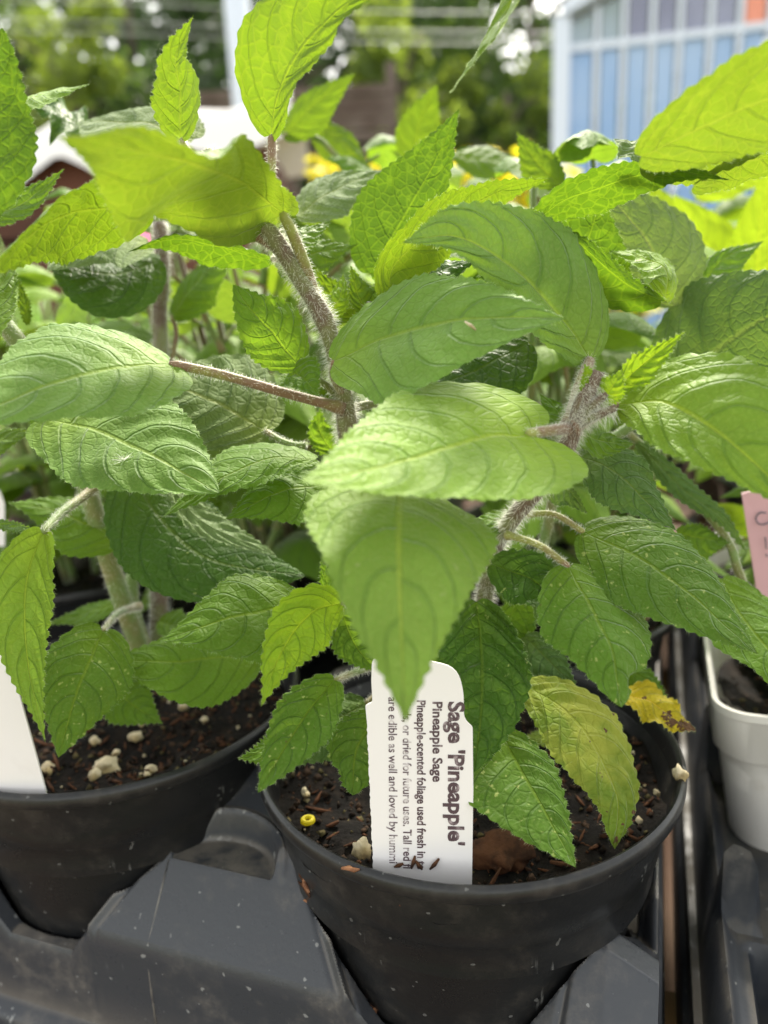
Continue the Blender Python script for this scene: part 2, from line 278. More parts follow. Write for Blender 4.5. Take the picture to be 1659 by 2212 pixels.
# ------------------------------------------------------------------ leaf
def width(t, tw, tip=1.25):
    if t < tw: return math.sin(math.pi/2*min(1, t/tw))**.62
    x = (t-tw)/(1-tw); return max(0, (1 - x**1.36))**(.30+tip*.85)*.95 + .05*(1-x)
def leaf(mids, L, Rp, tw=.34, mat='mid', droop=.12, corr=.0006, wave=.0, cord=.07, cords=None, nu=108, nv=9, parent=None, org=None,
         hairs=170, tooth=.0008, fold=0, tip=1.25, notch=None, name='leaf', seed=None, pts=False, extra=None):
    """mids: midrib base->tip; L, Rp: the two margins at the widest place (seen from the upper side, tip up)"""
    rs = random.Random(seed if seed is not None else hash(tuple(mids[0])) & 0xffff)
    cv = (lambda q: Vector(q)) if pts else P
    mid = catmull([cv(q) for q in mids], nu); Lw, Rw = cv(L), cv(Rp)
    ln = sum((mid[i+1]-mid[i]).length for i in range(nu-1)); iw = int(tw*(nu-1))
    tan = [(mid[min(i+1, nu-1)] - mid[max(i-1, 0)]).normalized() for i in range(nu)]
    l0 = (Lw - mid[iw])*.96; r0 = (Rw - mid[iw])*.96
    l0 -= tan[iw]*l0.dot(tan[iw]); r0 -= tan[iw]*r0.dot(tan[iw])
    fr = [None]*nu; fr[iw] = (l0, r0)
    for rng, st in ((range(iw+1, nu), 1), (range(iw-1, -1, -1), -1)):
        for i in rng:
            q = tan[i-st].rotation_difference(tan[i]); a, b = fr[i-st]; a = a.copy(); b = b.copy(); a.rotate(q); b.rotate(q); fr[i] = (a, b)
    Wd = (l0.length + r0.length)/2; vs = []; uvs = []; mes = []; nt_ = max(14, int(ln/.0022)); ph0 = rs.uniform(0, 6.28); M_ = 2*nv+1
    for i in range(nu):
        t = i/(nu-1); a, b = fr[i]; w_ = width(t, tw, tip); N = (b - a).cross(tan[i]); N.normalize()
        tf = (t*nt_) % 1; saw = (1-abs(2*tf-1))**.7                       # rounded teeth
        for j in range(-nv, nv+1):
            v = j/nv; av = abs(v); vs_ = math.copysign(av**.85, v) if j else 0; h = b if v > 0 else a; hl = h.length
            edge = max(0, (av-.82)/.18)
            ww = w_*abs(vs_) + (tooth*(saw-.45)*edge/max(hl, 1e-4))*min(1, 6*t, 8*(1-t))
            if notch and v*notch[2] > 0: ww *= 1 - notch[1]*math.exp(-((t-notch[0])/notch[3])**2)*min(1, av*1.2)**3
            p = mid[i] + h*ww
            c_ = math.cos(2*math.pi*(6.6*max(0, t + .12 + (.045 if v > 0 else 0) - .13*av - .17*av**2.2)**.8 - .5)); c_ = c_ if c_ < .2 else .2+(c_-.2)*.35 if False else c_
            z = -droop*hl*w_*av**2.2 + fold*hl*w_*av - corr*.62*(c_*.5+.5)**1.15*min(1, av*5)*min(1, w_*2)*(1-.3*edge)
            z += wave*math.sin(2*math.pi*(2.6*t)+ph0+(1.3 if v > 0 else 0))*av*av*min(1, w_*1.5)
            z += .0007*noise.noise(Vector((t*5+ph0, v*2, 3.1)))*min(1, w_+.2)
            z -= .0004*math.exp(-(av/.10)**2)*min(1, w_*2)
            p = p + N*z - tan[i]*((cord if cords is None else cords[1 if v > 0 else 0])*1.25*ln*av**1.3*math.exp(-(t/.17)**2)*w_**.5)
            vs.append(p); uvs.append((t, (v+1)/2)); mes.append((t*ln*100, vs_*w_*Wd*100))
    fs = [(i*M_+j, (i+1)*M_+j, (i+1)*M_+j+1, i*M_+j+1)[::-1] for i in range(nu-1) for j in range(M_-1)]
    mb = MB(); mb.add(vs, fs)
    if hairs:
        for _ in range(int(hairs*1.9)):
            i = rs.randrange(2, nu-2); s = rs.choice((-1, 1)); j = (M_-1) if s > 0 else 0
            p = vs[i*M_+j]; q = vs[i*M_+(M_-2 if s > 0 else 1)]; d = (p-q).normalized()
            d = d + tan[i]*.45 + Vector((rs.uniform(-1, 1), rs.uniform(-1, 1), rs.uniform(-1, 1)))*.45
            mb.hair(p - d.normalized()*.0002, d, rs.uniform(.0003, .00095), .000045, 1)
    if extra: extra(mb)
    nfl = len(fs)
    o = mb.build(name, [LM[mat], M['lfuzz'], M['gpet']], parent, org)
    me = o.data; u1 = me.uv_layers.new(name='leaf'); u2 = me.uv_layers.new(name='metric')
    nvx = len(vs); o1 = rs.uniform(0, 50); o2 = rs.uniform(0, 50); A1 = []; A2 = []
    vi = [0]*len(me.loops); me.loops.foreach_get('vertex_index', vi)
    for k in vi:
        if k < nvx: A1 += uvs[k]; A2 += (mes[k][0]+o1, mes[k][1]+o2)
        else: A1 += (.5, .5); A2 += (0, 0)
    u1.data.foreach_set('uv', A1); u2.data.foreach_set('uv', A2)
    return o
def fuzz_tube(mb, pts, radii, per_mm, l, wd=.000065, mi=1, lean=.1):
    L_ = sum((pts[i+1]-pts[i]).length for i in range(len(pts)-1)); n = int(L_*1000*per_mm*1.7)
    for _ in range(n):
        x = rnd.random()*(len(pts)-1.001); i = int(x); p = pts[i].lerp(pts[i+1], x-i); t = (pts[i+1]-pts[i]).normalized()
        o = t.orthogonal().normalized(); o.rotate(Matrix.Rotation(rnd.uniform(0, 6.2832), 3, t)); rr = radii[i] if isinstance(radii, list) else radii
        mb.hair(p + o*rr*.93, o + t*rnd.uniform(-.5, .5)*1.0 - t*lean, l*rnd.uniform(.4, 1.15), wd, mi)
def stem(name, pts, r0, r1, mat, parent, org, n=40, fz=9, hl=.0016, sides=12, nodes=()):
    pp = catmull([P(q) for q in pts], n); rad = [r0 + (r1-r0)*i/(n-1) for i in range(n)]
    for t in nodes:
        for i in range(n): rad[i] *= 1 + .22*math.exp(-((i/(n-1)-t)/.022)**2)
    mb = MB(); mb.tube(pp, rad, sides); 
    if fz: fuzz_tube(mb, pp, rad, fz, hl)
    return mb.build(name, [M[mat], M['fuzz']], parent, org)
# ================================================================== setting: ground, bench
def grid(name, x0, x1, y0, y1, nx, ny, zf, mat):
    mb = MB(); vs = [Vector((x0+(x1-x0)*i/nx, y0+(y1-y0)*j/ny, 0)) for i in range(nx+1) for j in range(ny+1)]
    for v in vs: v.z = zf(v.x, v.y)
    mb.add(vs, [(i*(ny+1)+j, (i+1)*(ny+1)+j, (i+1)*(ny+1)+j+1, i*(ny+1)+j+1) for i in range(nx) for j in range(ny)])
    return mb.build(name, [mat])
tag(grid('ground', -60, 60, -20, 100, 60, 60, lambda x, y: .05*noise.noise(Vector((x*.3, y*.3, 0))) + max(0, (y-12))*.10,
     simple('gravelly_ground', (.20, .17, .12), .95, .01, 9, (.07, .11, .03), .7)), None, None, kind='structure')
ORG_T = T(0, 0, -.10)
bench = empty('slatted_bench', T(0, -.6, -.845), 'low weathered board bench under all the plant trays', 'bench')
for k in range(15):
    mb = MB(); b0 = .16 - k*.115; mb.box(T(-.2, b0, -.1085), 3.0, .085, .022, Matrix.Rotation(math.atan2(E1.y, E1.x), 3, 'Z'))
    mb.build('board', [M['bench']], bench, bench.location, smooth=False)
for a, b in ((-1.4, .1), (.9, .1), (-1.4, -1.3), (.9, -1.3)):
    mb = MB(); mb.box(T(a, b, -.1195-.3627), .07, .07, .7254, Matrix.Rotation(math.atan2(E1.y, E1.x), 3, 'Z')); mb.build('leg', [M['bench']], bench, bench.location, smooth=False)
# ================================================================== trays
PIT = .114
def potr(z): return .0388 + (z + .086)*(.0525-.0388)/.086      # outer radius of a pot at height z below its rim
def sm(x): x = max(0, min(1, x)); return x*x*(3-2*x)
def tray_h(a, b, east=True):
    z = -.056
    # towers in the front row, between two pots, with a scooped finger hole
    aa = (a + PIT/2) % PIT - PIT/2; k = round((a - aa)/PIT)
    if b > -.03 and k != 1:
        top = -.0125 - .0105*sm(b/.030)
        fr = -.0232 - (b-.030)*1.28
        fl = -.0222 - ((abs(aa)-.0215)*1.36 if aa < 0 else (aa-.0195)*1.30)
        t = min(top, fr, fl)
        d = abs(fr - fl) if b > .03 else 9
        if abs(aa) > .008 and t > -.052 and d < .0050: t += .0011*(1 - d/.0014) if d < .0014 else -.0009*(1 - abs(d-.0030)/.0018) if d > .0014 else 0
        ac, bc = -.0035, .0345
        e = ((aa-ac)/.0175)**2 + ((bc-b)/.0125)**2
        if b < bc and e < 1: t = min(t, -.0225 - .0068*sm((1-e)*4) )
        elif b < bc and e < 1.30: t += .0010*(1-abs(e-1.14)/.16)
        z = max(z, t)
    if k == 1 or b <= -.03:
        if k == 1 and east:                                        # low corner post
            for bc, zt in ((.0295, -.0300), (-PIT/2, -.020), (-3*PIT/2, -.020)):
                u, v = a - .0965, b - bc
                ur = (u+.0065)*-1.10 if u < -.0065 else (u-.001)*.55 if u > .001 else 0
                vr = (v-.0025)*1.15 if v > .0025 else (-v-.0045)*.8 if v < -.0045 else 0
                t = zt - max(ur, 0) - max(vr, 0) - .0012*math.exp(-((u+.0055+v*.25)/.0009)**2)*(v > .002)
                if abs(v) < .05: z = max(z, t)
        elif b <= -.03:
            bb = (b + PIT/2 + PIT/2) % PIT - PIT/2
            z = max(z, min(-.016, -.016 - (math.hypot(aa, bb) - .008)*1.1))
    # cone of the pot pockets
    pa = (a % PIT) - PIT/2; pb = (b + PIT/2) % PIT - PIT/2
    rho = math.hypot(pa, pb)
    cone = -.056 + (rho - .0448)*5.6
    if z > -.056: z = min(z, max(cone, -.056))
    if rho < .0448: z = -.056 - .036*sm((.0448-rho)/.0035)
    if east:
        if a > .1045: z = max(z, -.0400 - .0065*sm((.1085-a)/.004) - .35*max(0, b-.0))
    if east and a > .1095: z = min(z, -.0445 - .35*max(0, b)) - .004*sm((a-.1095)/.002)
    return z
def tray(name, a0, a1, b0, b1, step, label, hf, mat, group=None):
    cols = [a0]
    while cols[-1] < a1 - step*.5: cols.append(cols[-1] + (step if cols[-1] > -.10 else step*2.5))
    cols[-1] = a1; na = len(cols)-1; mb = MB(); org = T((a0+a1)/2, (b0+b1)/2, -.097)
    vs = []; bs = [b0]
    while bs[-1] < b1 - step*.5: bs.append(bs[-1] + (step if bs[-1] > -.03 else step*3.5))
    bs[-1] = b1; nb = len(bs)-1
    for b in bs:
        for a in cols:
            vs.append(T(a, b, (hf(a-step*.7, b)+hf(a+step*.7, b)+hf(a, b-step*.7)+hf(a, b+step*.7)+hf(a, b)*2)/6))
    fs = [(j*(na+1)+i, j*(na+1)+i+1, (j+1)*(na+1)+i+1, (j+1)*(na+1)+i)[::-1] for j in range(nb) for i in range(na)]
    mb.add(vs, fs)
    def skirt(line, out):          # rounded outer wall, ledge and foot
        prof = ((.0000, .0), (.0004, -.0008), (.0009, -.002), (.0015, -.006), (.0020, -.0185), (.0029, -.0207), (.0060, -.0222), (.0074, -.0236), (.0080, -.027), (.0092, -.0392))
        rows = []
        for o_, dz in prof:
            o_ *= 1 if abs(out.dot(Vector((E2.x, E2.y)))) > .5 else .3
            rows.append([])
            for p in line:
                zz = (p.z - ZR)
                z = zz + dz if dz > -.005 else min(zz + dz, 1) if dz > -.01 else (-.056 + dz)
                rows[-1].append(Vector((p.x + out.x*o_, p.y + out.y*o_, ZR + z)))
        n = len(line); V = [q for r_ in rows for q in r_]
        mb.add(V, [(r_*n+i, r_*n+i+1, (r_+1)*n+i+1, (r_+1)*n+i)[::-1] for r_ in range(len(rows)-1) for i in range(n-1)])
    w_ = na+1
    skirt(vs[nb*w_:], Vector((E2.x, E2.y))); skirt(vs[:w_][::-1], Vector((-E2.x, -E2.y)))
    skirt([vs[j*w_+na] for j in range(nb, -1, -1)], Vector((E1.x, E1.y))); skirt([vs[j*w_] for j in range(nb+1)], Vector((-E1.x, -E1.y)))
    o = mb.build(name, [mat], None, org, sharp=38)
    return tag(o, label, 'plant tray', group)
trayA = tray('plant_tray', -.285, .1105, -.285, .0476, .00042, 'dusty grey moulded tray holding the two front black pots', tray_h, M['tray'])
mb = MB(); mb.tube([T(-.0195, .0350, -.0296), T(-.0195, .0400, -.0360), T(-.0195, .0476, -.0462), T(-.0195, .0488, -.052), T(-.0194, .0493, -.060), T(-.0192, .0497, -.0745)], .00028, 6)
mb.build('mould_seam', [M['tray']], trayA, trayA.location)
# the tray to the right, with square pockets
RA, RB = .1215, .030
def rtray_h(a, b):
    u = a - RA; z = -.056
    if u < .006: z = -.047 - .004*sm((.006-u)/.004)
    if u < .002: z -= .02
    pu = (u - .006) % .088 - .044; pv = (b + .010) % .088 - .044
    ins = max(abs(pu), abs(pv))
    if b > -.014: pu2 = (u-.055); ins = max(abs(pu2)*.98, abs(b-.0225-.012)) ; z = z - .036*sm((.042-ins)/.004) if u > .006 else z
    elif abs(pu) > .036 and abs(pv) > .036 and u > .004: z = max(z, -.030 - .9*max(0, math.hypot(.044-abs(pu), .044-abs(pv)) - .005))
    return z
tray('plant_tray', RA-.002, RA+.36, -.36, .085, .0022, 'tray at the right edge, darkened with painted shade, carrying the white square pots', rtray_h, M['tray2'])
# ================================================================== pots
PROF = [(.0385, -.0845), (.0388, -.086), (.0400, -.0862), (.0412, -.0845), (potr(-.066), -.066), (potr(-.0225), -.0225), (potr(-.0222)+.0006, -.0206), (potr(-.0206)+.0013, -.0196),
        (.0538, -.0060), (.0541, -.0054), (.0560, -.0049), (.0569, -.0042), (.0573, -.0030), (.0573, -.0016), (.0569, -.0005), (.0561, 0), (.0554, -.0004), (.0549, -.0016),
        (.0541, -.0045), (.0528, -.0140), (.0521, -.0200), (.0506, -.0215), (.0505, -.030)]
def pot(c, label, group='round black nursery pots', n=96):
    mb = MB(); mb.lathe((c.x, c.y, c.z), PROF, n)
    o = mb.build('flower_pot', [M['pot']], None, (c.x, c.y, c.z - .0862), sharp=50); return tag(o, label, 'plant pot', group)
def soil(c, r=.0530, z=-.0115, crumbs=900, label='', seed=3, sz=1.0):
    rs = random.Random(seed); mb = MB(); nr, na = 26, 80; vs = []
    def hz(x, y): return z + .0040*noise.noise(Vector((x*60+seed, y*60, 0))) + .0016*noise.noise(Vector((x*190, y*190+seed, 2)))
    for i in range(nr+1):
        for k in range(na):
            q = r*i/nr; x, y = q*math.cos(2*math.pi*k/na), q*math.sin(2*math.pi*k/na); vs.append(Vector((c.x+x, c.y+y, c.z+hz(x, y)+(.001*rs.random()))))
    mb.add(vs, [(i*na+k, i*na+(k+1) % na, (i+1)*na+(k+1) % na, (i+1)*na+k)[::-1] for i in range(nr) for k in range(na)])
    for _ in range(crumbs):
        q = r*.97*math.sqrt(rs.random()); an = rs.uniform(0, 6.283); x, y = q*math.cos(an), q*math.sin(an); s = sz*rs.choice((.0004, .0006, .0008, .0013))*rs.uniform(.6, 1.3)
        ctr = Vector((c.x+x, c.y+y, c.z+hz(x, y)+s*.6)); mi = rs.choice((1, 1, 1, 1, 1, 2, 2, 5)) if rs.random() > .035 else 4
        if mi in (2, 3) and rs.random() < .6:
            d = Vector((rs.uniform(-1, 1), rs.uniform(-1, 1), rs.uniform(-.3, .5))).normalized(); L_ = s*rs.uniform(2, 5)
            mb.tube([ctr-d*L_/2, ctr, ctr+d*L_/2+Vector((0, 0, s*.3))], [s*.25, s*.4, s*.15], 5, mi)
        else:
            V = [ctr + Vector((rs.uniform(.5, 1)*sx, rs.uniform(.5, 1)*sy, rs.uniform(.5, 1)*sz_))*s for sx, sy, sz_ in ((1, 0, 0), (-1, 0, 0), (0, 1, 0), (0, -1, 0), (0, 0, 1), (0, 0, -1))]
            V = [v + Vector((rs.uniform(-.3, .3), rs.uniform(-.3, .3), rs.uniform(-.3, .3)))*s for v in V]
            mb.add(V, [(0, 2, 4), (2, 1, 4), (1, 3, 4), (3, 0, 4), (2, 0, 5), (1, 2, 5), (3, 1, 5), (0, 3, 5)], mi)
    o = mb.build('potting_soil', [M['soil'], M['crumb'], M['bark'], M['straw'], M['perlite'], M['pebble']], None, c + Vector((0, 0, z)))
    return tag(o, label, 'soil', kind='stuff')
PA, PB = T(PIT/2, 0, 0), T(-PIT/2, 0, 0)
pot(PA, 'black round pot in front holding the sage with the printed tag', n=144)
pot(PB, 'black round pot at the left edge beside the tray finger hole', n=144)
soil(PA, label='dark soil around the printed white tag', seed=3, crumbs=2600); soil(PB, label='dark soil with creamy lumps in the left black pot', seed=9, crumbs=3000)
def lump(name, p, s, mat, label, cat, group=None, flat=.75, seed=0, el=1.0, rz=0, amp=.42):
    bm = bmesh.new(); bmesh.ops.create_icosphere(bm, subdivisions=3, radius=1)
    for v in bm.verts:
        n_ = noise.noise(v.co*1.1 + Vector((seed*3.7, 0, 0)))*amp*1.6 + noise.noise(v.co*3.1 + Vector((seed, 1, 0)))*amp*.6
        co = v.co*(1 + n_); v.co = Vector((co.x*s*el, co.y*s, co.z*s*flat))
    bmesh.ops.rotate(bm, verts=bm.verts, cent=(0, 0, 0), matrix=Matrix.Rotation(rz, 3, 'Z') @ Matrix.Rotation(R(12), 3, 'X'))
    me = bpy.data.meshes.new(name); bm.to_mesh(me); bm.free(); me.polygons.foreach_set('use_smooth', [True]*len(me.polygons))
    return tag(link(name, me, [M[mat]], None, p), label, cat, group)
SZ = -.0095
i_ = 0
for px, py, s in ((230, 1655, 2.9), (205, 1672, 1.8), (103, 1658, 2.2), (292, 1590, 1.9), (304, 1567, 1.9), (322, 1580, 1.3), (205, 1600, 1.6), (388, 1553, 1.0), (442, 1555, 1.2), (345, 1640, 1.3),
                  (325, 1662, 1.4), (190, 1692, 1.1), (395, 1525, 1.3), (505, 1500, 1.7), (130, 1560, 1.5), (90, 1610, 1.4), (265, 1545, 1.3), (350, 1545, 1.1), (318, 1672, .9), (180, 1560, 1.4), (250, 1625, 1.0)):
    if i_ and i_ % 2 and s < 1.8: i_ += 1; continue
    p = onz(px, py, SZ); p.z = ZR + SZ - s*.0001
    lab = 'large creamy white lump nearest the rim in the left pot' if i_ == 0 else 'small creamy pebble-like lump on the soil of the left pot'
    lump('perlite_lump', p, s*.001, 'perlite', lab, 'soil lump', None if i_ == 0 else 'creamy lumps on the left pot soil', seed=i_, el=1.15, rz=i_*1.3); i_ += 1
for px, py, s, z, lab in ((780, 1832, 2.3, -.004, 'creamy crumbly lump against the printed tag at the rim'), (660, 1715, 1.3, SZ, 'narrow white chip on dark soil at the left of the right pot'),
                          (1469, 1672, 1.9, .0004, 'cream lump lying on the right rim of the front pot'), (1418, 1712, 1.0, SZ, 'tiny white chip on soil under the cream rim lump')):
    p = onz(px, py, z); p.z = ZR + z
    lump('perlite_lump', p, s*.001, 'perlite', lab, 'soil lump', seed=i_+3, el=.9 if s > 2 else .7, flat=.9, rz=.3, amp=.5); i_ += 1
p = onz(1085, 1840, -.009); lump('bark_chunk', p, .0050, 'bark', 'big reddish brown bark chunk beside the printed tag', 'bark', el=1.5, flat=.5, seed=5, rz=-.5, amp=.5)
p = onz(1010, 1905-60, -.011); lump('bark_chunk', p, .0035, 'bark', 'smaller dark bark piece tucked behind the printed tag', 'bark', el=1.5, flat=.5, seed=8, rz=.4, amp=.5)
# yellow smiling bead in the soil
p = onz(665, 1772, -.0075)
mb = MB(); mb.lathe((p.x, p.y, p.z), [(.0006, 0), (.0008, .0006), (.0013, .0008), (.0018, .0004), (.0019, -.0002), (.0012, -.0006), (.0006, 0)], 24)
tag(mb.build('yellow_ring', [M['yellow']], None, p), 'tiny yellow round bead in the dark soil near the left rim', 'bead')
# wood splinters on rim, tag and between pot and tray
def splinter(px, py, z, l, ang, lab, mat='straw', wd=.0006, grp=None):
    p = onz(px, py, z); d = Vector((math.cos(ang), math.sin(ang), .08)); mb = MB(); s = Vector((-math.sin(ang), math.cos(ang), 0))
    pts = [p - d*l/2, p - d*l*.1 + s*l*.06, p + d*l*.2 - s*l*.03, p + d*l/2 + Vector((0, 0, l*.06))]
    mb.tube(pts, [wd*.5, wd, wd*.9, wd*.3], 5, wob=.2)
    return tag(mb.build('wood_splinter', [M[mat]], None, p), lab, 'wood splinter', grp)
splinter(757, 1878, -.0006, .0042, -.3, 'flat tan splinter stuck on the front rim left of the tag')
for k, (px, py) in enumerate(((628, 1830), (637, 1852), (645, 1868), (652, 1885), (640, 1842), (633, 1815), (660, 1905), (668, 1925), (676, 1950))):
    splinter(px, py, -.022 - .004*(k % 3), .005 + .001*(k % 4), 1.9+.5*(k % 3), 'brown wood shred wedged between the front pot and tray tower', 'bark' if k % 2 else 'straw', .0007, 'wood shreds between pot and tray')
for k, (px, py, an) in enumerate(((1222, 2140+0, 1), (785, 2162, .8), (800, 2172, 2.2), (815, 2180, .2))[1:]):
    splinter(px, py, -.055, .005, an, 'brown wood shred on the tray deck below the front pot', 'straw', .0006, 'wood shreds on the tray deck')
# ================================================================== printed tag
def slab(name, outline, fr, th, mat, parent=None, org=None):
    """outline in tag units -> a thin slab; fr maps (x, y) to the world; th thickness vector"""
    mb = MB(); n = len(outline); f = [fr(x, y) for x, y in outline]; bk = [p + th for p in f]
    mb.add(f + bk, [tuple(range(n)), tuple(range(n, 2*n))[::-1]] + [(i, i+n, (i+1) % n+n, (i+1) % n) for i in range(n)])
    return mb.build(name, [mat], parent, org, smooth=False)
def rounded(pts, n=5):
    out = []
    for i, q in enumerate(pts):
        if len(q) == 2: out.append(q); continue
        a = Vector(pts[i-1][:2]); b = Vector(q[:2]); c = Vector(pts[(i+1) % len(pts)][:2]); r = q[2]
        p0 = b + (a-b).normalized()*r; p1 = b + (c-b).normalized()*r
        for k in range(n+1): t = k/n; z = p0*(1-t)**2 + b*2*t*(1-t) + p1*t*t; out.append((z.x, z.y))
    return out
TB = P((908, 1882, 167.0)); TT = P((907, 1430, 162.5)); TU = (TT-TB); UL = TU.length; TU = TU/UL
TX = (P((1016, 1888, 166.5)) - P((805, 1877, 168))); WL = TX.length; TX = (TX - TU*TX.dot(TU)).normalized()
TN = TX.cross(TU).normalized()                      # tag normal, toward the camera
U1 = UL/452                                          # metres for one traced unit
def tf(x, y): return TB + TX*((x-908)*U1*.985) + TU*((1882-y)*U1)
ol = rounded([(806, 1905)] + [(806 - (1880-y)*.034 + (1.3 if k_ % 2 else -.2), y) for k_, y in enumerate(range(1870, 1560, -7)) if (k_*7) % 5 != 3] + [(793, 1525, 2), (800, 1520), (808, 1519, 8), (806, 1470), (808, 1424, 12), (930, 1428, 10), (985, 1440, 30), (999, 1490, 20), (1000, 1550, 14), (1018, 1566, 4), (1020, 1700), (1018, 1912)])
tg = empty('plant_tag', tf(908, 1960), 'white printed tag standing at the front rim of the right black pot', 'plant tag')
tg['label'] = 'white printed name tag standing at the front of the foremost black pot'
slab('tag_plate', ol, tf, -TN*.0005, M['tag'], tg, tg.location)
def text_mesh(body, size, at, xdir, ydir, nrm, name, mat, parent, org, bold=0.0, xs=1.0, space=1.0):
    cu = bpy.data.curves.new('txt', 'FONT'); cu.body = body; cu.size = size; cu.offset = bold; cu.resolution_u = 3; cu.space_character = space
    o = bpy.data.objects.new('txt', cu); C.objects.link(o); dg = bpy.context.evaluated_depsgraph_get(); dg.update()
    me = bpy.data.meshes.new_from_object(o.evaluated_get(dg)); me.name = name
    C.objects.unlink(o); bpy.data.objects.remove(o)
    for v in me.vertices: v.co = at + xdir*(v.co.x*xs) + ydir*v.co.y + nrm*.00008 - org
    me.update(); return link(name, me, [mat], parent)
for body, x, y, size, ink, bold, ln_ in (("Sage 'Pineapple'", 968, 1512, 46, 'ink', .00016, 306), ('Pineapple Sage', 935, 1512, 28, 'ink', .00008, 170),
        ('Pineapple-scented foliage used fresh in te', 902, 1510, 25, 'ink', .00007, 365), ('salads, or dried for future uses. Tall red fl', 872, 1500, 25, 'ink2', .00005, 375),
        ('are edible as well and loved by hummi', 842, 1505, 25, 'ink2', .00004, 360)):
    cu = bpy.data.curves.new('m', 'FONT'); cu.body = body; cu.size = size*U1; oo = bpy.data.objects.new('m', cu); C.objects.link(oo); bpy.context.view_layer.update(); wd = oo.dimensions.x
    C.objects.unlink(oo); bpy.data.objects.remove(oo)
    text_mesh(body, size*U1, tf(x, y), -TU, TX, TN, 'lettering', M[ink], tg, tg.location, bold, ln_*U1/wd)
for k, (x, y, l_, an) in enumerate(((862, 1868, .0011, .4), (893, 1860, .0015, 1.3), (938, 1862, .0016, .9), (905, 1866, .0012, 2.2))):
    q = tf(x, y) + TN*.0005; d = TX*math.cos(an) + TU*math.sin(an); mb = MB(); mb.tube([q-d*l_, q+TN*.0002, q+d*l_], [.0002, .0005, .00025], 5)
    tag(mb.build('bark_crumb', [M['bark']], None, q), 'tiny brown bark crumb stuck on the lower part of the printed tag', 'bark', 'bark crumbs on the printed tag')
# blank tag in the left pot
def plate(name, pts, mat, label, th=.0005):
    q = [P(p) for p in pts]; n = len(q); nn = (q[1]-q[0]).cross(q[2]-q[0]).normalized()
    if nn.y > 0: nn = -nn
    mb = MB(); bk = [p - nn*th for p in q]; mb.add(q+bk, [tuple(range(n)), tuple(range(n, 2*n))[::-1]] + [(i, i+n, (i+1) % n+n, (i+1) % n) for i in range(n)])
    return tag(mb.build(name, [mat], None, q[0], smooth=False), label, 'plant tag'), nn
plate('plant_tag', [(-210, 1240, 190), (-22, 1255, 188), (-2, 1345, 190), (94, 1690, 197), (106, 1740, 198.5), (-130, 1745, 202)], M['tag'], 'blank white tag leaning in the left pot under the hanging leaf')
plate('plant_tag', [(-60, 1060, 300), (-2, 1058, 300), (9, 1090, 300), (10, 1180, 303), (-60, 1180, 303)], M['tag'], 'white tag end showing at the left edge behind the leaves')
o, nn = plate('plant_tag', [(1602, 1066, 232), (1800, 1020, 226), (1860, 1420, 240), (1660, 1440, 244)], M['pink'], 'pink tag with pencil writing at the right edge')
tp = bpy.data.objects.new('plant_tag_pink_base', None); bpy.data.objects.remove(tp)
mb = MB()
for pts in ([(1655, 1108), (1642, 1107), (1633, 1117), (1636, 1129), (1648, 1133), (1660, 1128)], [(1653, 1160), (1655, 1185)], [(1655, 1196), (1656, 1202)], [(1668, 1110), (1676, 1130), (1690, 1108)]):
    pl = [P((x, y, 231.5 + (y-1066)*.031 - (x-1602)*.025)) + nn*.0002 for x, y in pts]
    mb.tube(catmull(pl, 14), .00022, 5)
wr = mb.build('pencil_writing', [M['pencil']], o, o.location)
# ================================================================== white square pots
def sqpot(c, label, s=.044, h=.080, ang=0, soil_label=None):
    rot = Matrix.Rotation(math.atan2(E1.y, E1.x)+ang, 3, 'Z')
    def ring(hs, z, r):
        out = []
        for q, (sx, sy) in enumerate(((1, 1), (-1, 1), (-1, -1), (1, -1))):
            for k in range(9):
                a = math.pi/2*(q + k/8); out.append(rot @ Vector((sx*(hs-r) + r*math.cos(a), sy*(hs-r) + r*math.sin(a), z)) + c)
        return out
    P_ = [(s*.60, -h, .012), (s*.64, -h, .012), (s*.70, -h*.95, .013), (s*.90, -h*.30, .012), (s*.93, -.0185, .011), (s*.945, -.0175, .011), (s*.965, -.0165, .011), (s*.985, -.003, .010), (s*1.0, -.0024, .010), (s*1.0, 0, .010), (s*.97, .0, .009), (s*.955, -.001, .009), (s*.94, -.012, .009), (s*.86, -.03, .009)]
    mb = MB(); V = []; n = 36
    for hs, z, r in P_: V += ring(hs, z, r)
    mb.add(V, [(i*n+k, i*n+(k+1) % n, (i+1)*n+(k+1) % n, (i+1)*n+k) for i in range(len(P_)-1) for k in range(n)])
    o = mb.build('square_pot', [M['white_pot']], None, c + Vector((0, 0, -h)), sharp=45); tag(o, label, 'plant pot', 'white square pots')
    return o
q = T(RA + .0405, -.0805, -.003)
sqpot(T(RA + .0455, -.0835, -.004), 'white square pot at the right edge, nearest of the white pots')
soil(T(RA + .0455, -.0835, -.004), r=.0395, z=-.013, crumbs=600, label='mossy soil inside the nearest white square pot', seed=17)
sqpot(T(RA + .050, -.185, -.004), 'second white square pot, behind the nearest one')
soil(T(RA + .050, -.185, -.004), r=.0385, z=-.010, crumbs=200, label='soil inside the second white square pot', seed=19)
